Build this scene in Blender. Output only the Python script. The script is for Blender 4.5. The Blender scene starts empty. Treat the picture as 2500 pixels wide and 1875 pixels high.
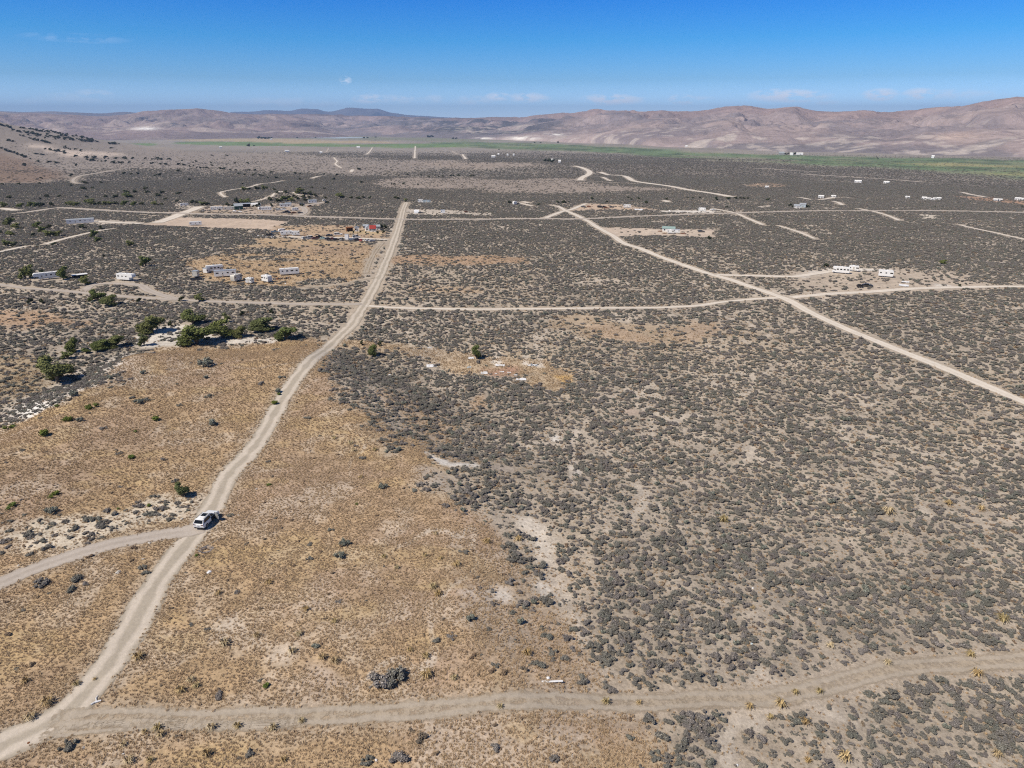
import bpy, math, random
import numpy as np
from mathutils import Vector, Matrix
random.seed(7); RNG = np.random.default_rng(7)
C = bpy.context.scene.collection
SC = bpy.context.scene
R = math.radians

# ---------------------------------------------------------------- camera
CAMH, PITCH, F = 64.0, R(21.2), 1666.7          # F: focal length in pixels of the 2500 px wide photograph
cam_d = bpy.data.cameras.new('camera'); cam = bpy.data.objects.new('camera', cam_d); C.objects.link(cam)
cam_d.sensor_width = 36; cam_d.lens = 36 * F / 2500; cam_d.clip_start = 1.0; cam_d.clip_end = 90000
cam.location = (0, 0, CAMH); cam.rotation_euler = (math.pi / 2 - PITCH, 0, 0); SC.camera = cam

# ---------------------------------------------------------------- light, sky, exposure
SUN_EL, SUN_AZ = 50, -122        # azimuth from +Y (view direction) towards +X
SUN_STRENGTH, SKY_STRENGTH, EXPOSURE = 3.9, 0.085, 0.30
SC.view_settings.view_transform = 'Standard'; SC.view_settings.look = 'None'
SC.view_settings.gamma = 1; SC.view_settings.use_curve_mapping = False
SC.view_settings.exposure = EXPOSURE
SC.cycles.use_denoising = False; SC.cycles.denoiser = 'OPENIMAGEDENOISE'; SC.cycles.denoising_input_passes = 'RGB_ALBEDO_NORMAL'; SC.cycles.denoising_prefilter = 'ACCURATE'
SC.cycles.max_bounces = 5; SC.cycles.diffuse_bounces = 2; SC.cycles.glossy_bounces = 2
SC.cycles.transparent_max_bounces = 12; SC.cycles.volume_bounces = 0
SC.cycles.pixel_filter_type = 'BLACKMAN_HARRIS'; SC.cycles.filter_width = 1.15
sd = Vector((math.sin(R(SUN_AZ)) * math.cos(R(SUN_EL)), math.cos(R(SUN_AZ)) * math.cos(R(SUN_EL)), math.sin(R(SUN_EL))))
sun_l = bpy.data.lights.new('sun', 'SUN'); sun = bpy.data.objects.new('sun', sun_l); C.objects.link(sun)
sun_l.energy = SUN_STRENGTH; sun_l.angle = R(0.53); sun_l.color = (1.0, 0.915, 0.79)
sun.rotation_euler = sd.to_track_quat('Z', 'Y').to_euler(); sun.location = (0, 0, 500)

def dir_of(px, py):
    a, b = (px - 1250) / F, (937.5 - py) / F
    return np.array([a, math.cos(PITCH) + b * math.sin(PITCH), -math.sin(PITCH) + b * math.cos(PITCH)])
def azel(px, py):
    d = dir_of(px, py); return math.atan2(d[0], d[1]), math.atan2(d[2], math.hypot(d[0], d[1]))

class NT:
    """tiny helper for writing node trees"""
    def __init__(s, tree): s.t = tree; s.n = tree.nodes; s.l = tree.links
    def add(s, typ, **kw):
        n = s.n.new(typ)
        for k, v in kw.items(): setattr(n, k, v)
        return n
    def link(s, a, b): s.l.new(a, b)
    def put(s, sock, v):
        if isinstance(v, (int, float)): sock.default_value = v
        elif isinstance(v, (tuple, list)):
            sock.default_value = tuple(v) + ((1.0,) if len(sock.default_value) == 4 and len(v) == 3 else ())
        else: s.l.new(v, sock)
    def math(s, op, a, b=0.0, c=None, clamp=False):
        n = s.n.new('ShaderNodeMath'); n.operation = op; n.use_clamp = clamp
        s.put(n.inputs[0], a); s.put(n.inputs[1], b)
        if c is not None: s.put(n.inputs[2], c)
        return n.outputs[0]
    def mix(s, f, a, b, mode='MIX'):
        n = s.n.new('ShaderNodeMix'); n.data_type = 'RGBA'; n.blend_type = mode
        s.put(n.inputs[0], f); s.put(n.inputs[6], a); s.put(n.inputs[7], b); return n.outputs[2]
    def noise(s, vec, scale, detail=3, rough=0.55, dist=0.0):
        n = s.n.new('ShaderNodeTexNoise'); n.inputs['Scale'].default_value = scale
        n.inputs['Detail'].default_value = detail; n.inputs['Roughness'].default_value = rough
        n.inputs['Distortion'].default_value = dist
        if vec is not None: s.l.new(vec, n.inputs['Vector'])
        return n.outputs['Fac']
    def smooth(s, x, a, b):
        n = s.n.new('ShaderNodeMapRange'); n.interpolation_type = 'SMOOTHSTEP'
        s.put(n.inputs[0], x); n.inputs[1].default_value = a; n.inputs[2].default_value = b; return n.outputs[0]

world = bpy.data.worlds.new('World'); SC.world = world; world.use_nodes = True
w = NT(world.node_tree); w.n.clear()
sky = w.add('ShaderNodeTexSky', sky_type='NISHITA', sun_disc=False)
sky.sun_elevation = R(SUN_EL); sky.sun_rotation = R(SUN_AZ)
sky.altitude = 1800; sky.air_density = 1.0; sky.dust_density = 0.0; sky.ozone_density = 2.5
tc = w.add('ShaderNodeTexCoord')
sep = w.add('ShaderNodeSeparateXYZ'); w.link(tc.outputs['Generated'], sep.inputs[0])
AZ = w.math('ARCTAN2', sep.outputs[0], sep.outputs[1]); EL = w.math('ARCSINE', sep.outputs[2])
# the tint of the dry high-desert sky by height above the horizon
ramp = w.add('ShaderNodeValToRGB'); w.link(w.math('MULTIPLY', EL, 2.5), ramp.inputs[0]); re_ = ramp.color_ramp.elements
SKYGAIN = [(0.0, (1.15, 1.5, 2.4)), (.03, (1.0, 1.35, 2.1)), (.122, (.46, .80, 1.2)), (.24, (.16, .70, 1.2)), (.358, (.06, .57, 1.28)), (.6, (.13, .42, .80)), (1.0, (.26, .42, .62))]
while len(re_) < len(SKYGAIN): re_.new(.5)
for i, (e_, c_) in enumerate(SKYGAIN): re_[i].position = e_; re_[i].color = tuple(q / 2 for q in c_) + (1,)
skt = w.mix(1.0, sky.outputs[0], ramp.outputs[0], 'MULTIPLY'); sv = w.add('ShaderNodeVectorMath', operation='SCALE'); w.link(skt, sv.inputs[0]); sv.inputs['Scale'].default_value = 2.0
cmb = w.add('ShaderNodeCombineXYZ'); w.link(AZ, cmb.inputs[0]); w.link(w.math('MULTIPLY', EL, 2.6), cmb.inputs[1])
cn = w.noise(cmb.outputs[0], 42, 5, 0.62); cn2 = w.noise(cmb.outputs[0], 14, 3, 0.5)
elw = w.math('MULTIPLY_ADD', w.math('SUBTRACT', cn2, 0.5), 0.008, EL)
# cumulus and wisps low over the hills: pixel centre, half width, half height, strength
CLOUDS = [(185, 93, 80, 7, 0.13), (843, 195, 12, 7, .8), (232, 230, 30, 9, .35), (190, 240, 70, 8, .2), (75, 246, 20, 5, .2),
 (700, 250, 110, 9, .26), (900, 243, 32, 9, .7), (975, 243, 55, 8, .4), (1060, 241, 22, 7, .35), (1215, 237, 28, 8, .8), (1290, 238, 46, 9, .75), (1160, 244, 45, 8, .4),
 (1495, 244, 65, 11, .9), (1445, 241, 20, 8, .5), (1665, 242, 26, 9, .85), (1705, 240, 30, 5, .3), (1925, 234, 75, 11, .9), (2020, 250, 22, 5, .4),
 (2150, 230, 30, 10, .9), (2245, 229, 28, 9, .85), (2320, 232, 60, 8, .4), (2410, 230, 30, 6, .25), (150, 275, 60, 4, .2)]
cm = None
for px, py, hw, hh, st in CLOUDS:
    a0, e0 = azel(px, py); sa = hw / F * 1.25; se = hh / F * 1.3
    dx = w.math('DIVIDE', w.math('SUBTRACT', AZ, a0), sa); dy = w.math('DIVIDE', w.math('SUBTRACT', elw, e0), se)
    d = w.math('ADD', w.math('MULTIPLY', dx, dx), w.math('MULTIPLY', dy, dy))
    m = w.math('MULTIPLY', w.math('SUBTRACT', 1.0, d, clamp=True), st)
    cm = m if cm is None else w.math('MAXIMUM', cm, m)
cm = w.math('MULTIPLY', cm, w.smooth(cn, 0.38, 0.56))
cm = w.math('MULTIPLY', cm, 1.0, clamp=True)
bg1 = w.add('ShaderNodeBackground'); bg1.inputs[1].default_value = SKY_STRENGTH
skyc = w.mix(cm, sv.outputs[0], (9.8, 10.4, 11.8)); w.link(skyc, bg1.inputs[0])
wo = w.add('ShaderNodeOutputWorld'); w.link(bg1.outputs[0], wo.inputs[0])

# ---------------------------------------------------------------- numpy noise
def _hash(ix, iy, seed):
    h = (ix.astype(np.int64) * 374761393 + iy.astype(np.int64) * 668265263 + seed * 974634777) & 0xffffffff
    h = ((h ^ (h >> 13)) * 1274126177) & 0xffffffff
    h = ((h ^ (h >> 16)) * 2246822519) & 0xffffffff
    return ((h ^ (h >> 15)) & 0xffffff) / float(0xffffff)
def vnoise(x, y, seed=0):
    ix, iy = np.floor(x), np.floor(y); fx, fy = x - ix, y - iy
    fx = fx * fx * fx * (fx * (fx * 6 - 15) + 10); fy = fy * fy * fy * (fy * (fy * 6 - 15) + 10)
    a, b = _hash(ix, iy, seed), _hash(ix + 1, iy, seed); c, d = _hash(ix, iy + 1, seed), _hash(ix + 1, iy + 1, seed)
    return (a + (b - a) * fx) * (1 - fy) + (c + (d - c) * fx) * fy
def fbm(x, y, octv=4, seed=0, gain=0.5):
    s, a, t = 0.0, 1.0, 0.0
    for o in range(octv):
        c, sn = math.cos(o * 1.1), math.sin(o * 1.1)
        s = s + a * vnoise((x * c - y * sn) * 2 ** o + 13.7 * o, (x * sn + y * c) * 2 ** o + 7.3 * o, seed + o); t += a; a *= gain
    return s / t            # 0..1, mean 0.5
def sstep(x, a, b):
    t = np.clip((x - a) / (b - a), 0, 1); return t * t * (3 - 2 * t)
def poly_sd(x, y, P):
    """signed distance to a polygon, negative inside"""
    P = np.asarray(P, float); n = len(P); d = np.full(x.shape, 1e18); ins = np.zeros(x.shape, bool)
    for i in range(n):
        ax, ay = P[i]; bx, by = P[(i + 1) % n]; ex, ey = bx - ax, by - ay
        wx, wy = x - ax, y - ay; t = np.clip((wx * ex + wy * ey) / (ex * ex + ey * ey + 1e-9), 0, 1)
        d = np.minimum(d, (wx - ex * t) ** 2 + (wy - ey * t) ** 2)
        c = (ay <= y) != (by <= y)
        if ey != 0: ins ^= c & (x < ax + (y - ay) / ey * ex)
    d = np.sqrt(d); return np.where(ins, -d, d)

# ---------------------------------------------------------------- terrain height
def flatP(px, py):
    d = dir_of(px, py); t = -CAMH / d[2]; return (d[0] * t, d[1] * t)
HILL_PX = [(1750, 2300), (1640, 1900), (1500, 1700), (1400, 1540), (1320, 1430), (1250, 1300), (1130, 1130), (1000, 1040), (900, 960), (840, 900),
           (780, 858), (700, 838), (520, 842), (340, 862), (250, 912), (130, 972), (0, 1050), (-300, 1190), (-900, 1500), (-1500, 2300)]
HILL = [flatP(*p) for p in HILL_PX]
def terr(x, y):
    x = np.asarray(x, float); y = np.asarray(y, float)
    r = np.hypot(x, y)
    s = np.logaddexp(0, (r - 430) / 90.0) * 90.0
    h = -6.0 - 108 * (1 - np.exp(-s / 3500.0))
    near = r < 700
    hh = np.zeros_like(h)
    if near.any():
        sdv = poly_sd(x[near], y[near], HILL) + (fbm(x[near] / 28, y[near] / 28, 2, 5) - .5) * 14
        wide = 17 + 40 * sstep(x[near], -25, 40); hh[near] = 6.0 * (1 - sstep(sdv / wide, -.5, 1))
    h = h + hh * np.where(near, 1, 0)
    h = h + (fbm(x / 70, y / 70, 3, 11) - .5) * 1.8 * sstep(r, 20, 120)
    h = h + (fbm(x / 620, y / 620, 3, 23) - .5) * 15 * sstep(r, 350, 1600)
    # the slope that comes down from the left
    q = np.exp(-(((x + 2350) / 640) ** 2 + ((y - 2250) / 900) ** 2)) * 235
    q2 = np.exp(-(((x + 1250) / 300) ** 2 + ((y - 1120) / 240) ** 2)) * 52
    rid = 1 - np.abs(fbm(x / 330, y / 330, 4, 31) * 2 - 1)
    h = h + (q + q2) * (0.72 + 0.42 * rid) + (q + q2 > 1) * 0
    if POND is not None:
        w_ = np.exp(-((np.abs(x - POND[0]) / 430) ** 4 + (np.abs(y - POND[1]) / 330) ** 4)); h = h * (1 - w_) + POND[2] * w_
    # the little knoll behind the compound
    h = h + 5.5 * np.exp(-(((x - KNOLL[0]) / 42) ** 2 + ((y - KNOLL[1]) / 40) ** 2))
    return h
KNOLL = (-250, 640); POND = None; GROUND_READY = False

def P(px, py):
    """where the sight line through a photograph pixel meets the terrain"""
    d = dir_of(px, py); d = d / np.linalg.norm(d)
    t = np.exp(np.linspace(math.log(35), math.log(40000), 2600))
    z = CAMH + d[2] * t - terr(d[0] * t, d[1] * t)
    k = np.argmax(z < 0)
    if not (z < 0).any(): k = len(t) - 1
    a, b = t[max(k - 1, 0)], t[k]
    za, zb = z[max(k - 1, 0)], z[k]
    tt = a + (b - a) * (za / (za - zb)) if za > 0 > zb else b
    x, y = d[0] * tt, d[1] * tt
    return np.array([x, y, float((gz if GROUND_READY else terr)(np.array([x]), np.array([y]))[0])])
def depth_of(p): return p[1] * math.cos(PITCH) - (p[2] - CAMH) * math.sin(PITCH)
def project(x, y, z):
    dz = z - CAMH; dep = y * math.cos(PITCH) - dz * math.sin(PITCH); v = y * math.sin(PITCH) + dz * math.cos(PITCH)
    dep = np.where(dep < 1, 1, dep)
    return 1250 + F * x / dep, 937.5 - F * v / dep, dep
k1 = P(825, 336.3); POND = (float(k1[0]), float(k1[1]), float(k1[2]))
k0 = P(715, 482); KNOLL = (float(k0[0]), float(k0[1]))

# ---------------------------------------------------------------- roads: centre lines in photograph pixels, width in metres
ROADS = {
 'main_dirt_road': ([(-160, 1895), (0, 1823), (85, 1785), (160, 1743), (225, 1674), (284, 1598), (345, 1492), (385, 1420), (440, 1347), (475, 1304), (503, 1268), (533, 1210), (562, 1156), (612, 1102), (650, 1047), (679, 993), (712, 939), (754, 885), (800, 850), (828, 822), (857, 794), (877, 762), (893, 738), (921, 686), (941, 641), (959, 596), (977, 541), (984, 514), (992, 494)], 4.3, 'main'),
 'branch_dirt_road': ([(-150, 1485), (0, 1424), (72, 1393), (145, 1367), (217, 1345), (289, 1325), (398, 1306), (470, 1294), (505, 1284)], 3.5, 'branch'),
 'two_rut_track': ([(120, 1762), (215, 1752), (330, 1752), (500, 1758), (800, 1747), (1017, 1735), (1162, 1721), (1343, 1711), (1600, 1716), (1700, 1708), (1863, 1704), (1985, 1684), (2107, 1650), (2229, 1628), (2500, 1611), (2700, 1600)], 3.2, 'track'),
 'lower_rut_track': ([(95, 1800), (200, 1782), (360, 1769), (560, 1772), (740, 1768)], 1.7, 'track'),
 'middle_cross_track': ([(880, 745), (980, 752), (1150, 755), (1330, 754), (1500, 752), (1680, 748), (1760, 738), (1830, 731), (1910, 727)], 2.3, 'pale'),
 'middle_cross_track_left': ([(-60, 690), (14, 697), (63, 704), (158, 711), (249, 719), (339, 727), (452, 733), (600, 739), (760, 743), (888, 743)], 2.8, 'branch'),
 'right_property_road': ([(1925, 727), (2036, 717), (2144, 711), (2252, 704), (2370, 701), (2520, 700)], 3.6, 'pale'),
 'diagonal_dirt_road': ([(1343, 501), (1365, 505), (1384, 516), (1427, 536), (1460, 556), (1495, 575), (1527, 596), (1563, 607), (1617, 629), (1671, 648), (1725, 667), (1780, 682), (1834, 701), (1888, 719), (1929, 735), (1989, 768), (2147, 836), (2317, 904), (2500, 981), (2700, 1060)], 3.6, 'pale'),
 'far_cross_road': ([(45, 521), (90, 515), (136, 508), (203, 511), (316, 517), (452, 521), (622, 524), (789, 530), (950, 535), (1058, 536), (1221, 535), (1411, 535), (1563, 528), (1698, 523), (1834, 519), (2000, 515), (2063, 515), (2307, 515), (2520, 519)], 5.0, 'branch'),
 'connecting_road': ([(1330, 533), (1351, 525), (1376, 516), (1400, 510), (1431, 497)], 4.0, 'pale'),
 'pad_drive': ([(380, 545), (425, 530), (463, 515), (490, 504)], 9.0, 'pale'),
 'trailer_drive': ([(228, 541), (290, 544), (350, 546)], 7.0, 'pale'),
 'left_diagonal_track': ([(-30, 620), (0, 615), (40, 606), (68, 601)], 3.4, 'pale'),
 'rising_track': ([(106, 598), (158, 583), (190, 575), (217, 569), (250, 562), (282, 558)], 3.0, 'pale'),
 'yard_rut_track': ([(936, 590), (922, 605), (913, 618), (904, 635), (897, 652), (891, 670)], 3.0, 'track'),
 'yard_entrance_curve': ([(922, 678), (890, 682), (868, 686), (840, 694), (812, 698), (744, 702)], 3.0, 'track'),
 'yard_lane': ([(676, 577), (760, 580), (850, 581), (955, 585)], 5.0, 'pale'),
 'loop_drive': ([(208, 713), (212, 704), (225, 697), (245, 693), (290, 693), (339, 696), (362, 709), (400, 722), (441, 732)], 3.6, 'branch'),
 'right_entrance_track': ([(1739, 670), (1780, 672), (1861, 674), (1940, 675), (1985, 669), (2035, 662)], 3.6, 'pale'),
 'far_track_a': ([(1739, 509), (1793, 520), (1834, 537), (1864, 550)], 4.5, 'pale'),
 'far_track_b': ([(1899, 551), (1942, 564), (1991, 584)], 4.0, 'pale'),
 'far_track_c': ([(2093, 509), (2139, 518), (2171, 528), (2197, 539)], 5.0, 'pale'),
 'far_track_d': ([(2340, 548), (2388, 560), (2440, 571), (2510, 587)], 4.5, 'pale'),
 'far_straight_road': ([(1962, 426), (2060, 431), (2171, 438), (2290, 447), (2396, 454)], 11, 'branch'),
 'far_track_e': ([(2345, 469), (2376, 476), (2407, 482)], 7, 'pale'),
 'far_track_f': ([(2030, 491), (2045, 494), (2057, 501)], 6, 'pale'),
 'far_track_g': ([(1951, 482), (1992, 488), (2041, 482), (2082, 484)], 6, 'pale'),
 'far_pale_road': ([(1398, 405), (1419, 409), (1440, 421), (1421, 434), (1416, 441)], 10, 'pale'),
 'far_pale_road_b': ([(1465, 420), (1490, 428), (1519, 429), (1535, 435), (1552, 443), (1617, 452), (1671, 462), (1725, 470), (1790, 481)], 8.5, 'pale'),
 'far_track_h': ([(1469, 432), (1480, 437), (1492, 442)], 6, 'pale'),
 'far_track_i': ([(1418, 443), (1480, 445), (1560, 449)], 5, 'branch'),
 'valley_track_a': ([(1014, 357), (1013, 370), (1012, 387)], 6, 'pale'),
 'valley_track_b': ([(909, 360), (903, 370), (894, 378)], 6, 'pale'),
 'valley_track_c': ([(1129, 377), (1133, 383), (1137, 389)], 6, 'pale'),
 'valley_track_d': ([(1103, 368), (1117, 377)], 6, 'branch'),
 'valley_track_e': ([(1064, 373), (1100, 376), (1142, 379)], 9, 'branch'),
 'valley_track_f': ([(802, 361), (800, 367), (795, 373)], 6, 'branch'),
 'switchback_track': ([(815, 384), (823, 394), (819, 401), (834, 410)], 7, 'pale'),
 'switchback_track_b': ([(861, 414), (857, 420)], 7, 'pale'),
 'slope_loop_track': ([(310, 412), (280, 415), (244, 422), (212, 427), (184, 435), (179, 444), (193, 449)], 7, 'branch'),
 'far_track_j': ([(761, 436), (775, 431), (789, 429)], 6, 'pale'),
 'winding_track': ([(692, 441), (660, 447), (635, 449), (610, 457), (570, 463), (541, 469), (540, 474), (551, 482)], 4.2, 'pale'),
 'knoll_track': ([(617, 493), (653, 482), (667, 476), (685, 467), (721, 472), (745, 478)], 4.0, 'pale'),
 'compound_drive': ([(731, 527), (744, 518), (742, 508), (735, 504), (765, 499), (795, 493)], 5.0, 'branch'),
 'far_edge_track': ([(1300, 503), (1257, 494)], 4, 'pale'),
 'north_stub_track': ([(1277, 492), (1290, 496)], 5, 'pale'),
 'short_pale_track': ([(1621, 489), (1632, 494)], 5, 'pale'),
 'edge_lane': ([(0, 509), (20, 511), (43, 514)], 8, 'pale'),
 'ridge_line_road': ([(1849, 411), (1905, 414), (2000, 420)], 9, 'branch'),
}
def catmull(pts, step_of):
    pts = [np.asarray(p, float) for p in pts]; pts = [2 * pts[0] - pts[1]] + pts + [2 * pts[-1] - pts[-2]]; out = []
    for i in range(1, len(pts) - 2):
        p0, p1, p2, p3 = pts[i - 1:i + 3]; L = np.linalg.norm(p2 - p1); n = max(2, int(L / step_of(p1)))
        for k in range(n):
            t = k / n
            out.append(0.5 * ((2 * p1) + (-p0 + p2) * t + (2 * p0 - 5 * p1 + 4 * p2 - p3) * t * t + (-p0 + 3 * p1 - 3 * p2 + p3) * t ** 3))
    out.append(pts[-2]); return np.array(out)
ROADW = {}
for k, (pp, wd, kd) in ROADS.items():
    raw = [P(*p)[:2] for p in pp]
    rm_ = np.mean([np.hypot(*q) for q in raw]); wd = wd * (.62 if 'far_track' in k or k in ('winding_track', 'knoll_track', 'slope_loop_track', 'switchback_track') else 1.5 if k == 'far_cross_road' else 1)
    ROADW[k] = (catmull(raw, lambda p: max(.8, np.hypot(*p) * 0.006)), wd, kd)
def road_dist(x, y):
    """distance to the nearest road edge (negative on the road)"""
    best = np.full(x.shape, 1e9)
    for c, wd, kd in ROADW.values():
        st = c[::4] if len(c) > 16 else c
        if not np.array_equal(st[-1], c[-1]): st = np.vstack([st, c[-1:]])
        lo, hi = st.min(0) - 25, st.max(0) + 25
        m = (x > lo[0]) & (x < hi[0]) & (y > lo[1]) & (y < hi[1])
        if not m.any(): continue
        xx, yy = x[m], y[m]; d = np.full(xx.shape, 1e18)
        for (ax, ay), (bx, by) in zip(st[:-1], st[1:]):
            ex, ey = bx - ax, by - ay; t = np.clip(((xx - ax) * ex + (yy - ay) * ey) / (ex * ex + ey * ey + 1e-9), 0, 1)
            d = np.minimum(d, (xx - ax - ex * t) ** 2 + (yy - ay - ey * t) ** 2)
        best[m] = np.minimum(best[m], np.sqrt(d) - wd / 2)
    return best

# ---------------------------------------------------------------- what covers the ground where
SOIL, TAN, ORANGE = (.425, .365, .295), (.41, .33, .235), (.43, .30, .19)
PALE, WHITE, PINK = (.56, .49, .41), (.74, .69, .62), (.55, .44, .345)
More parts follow.
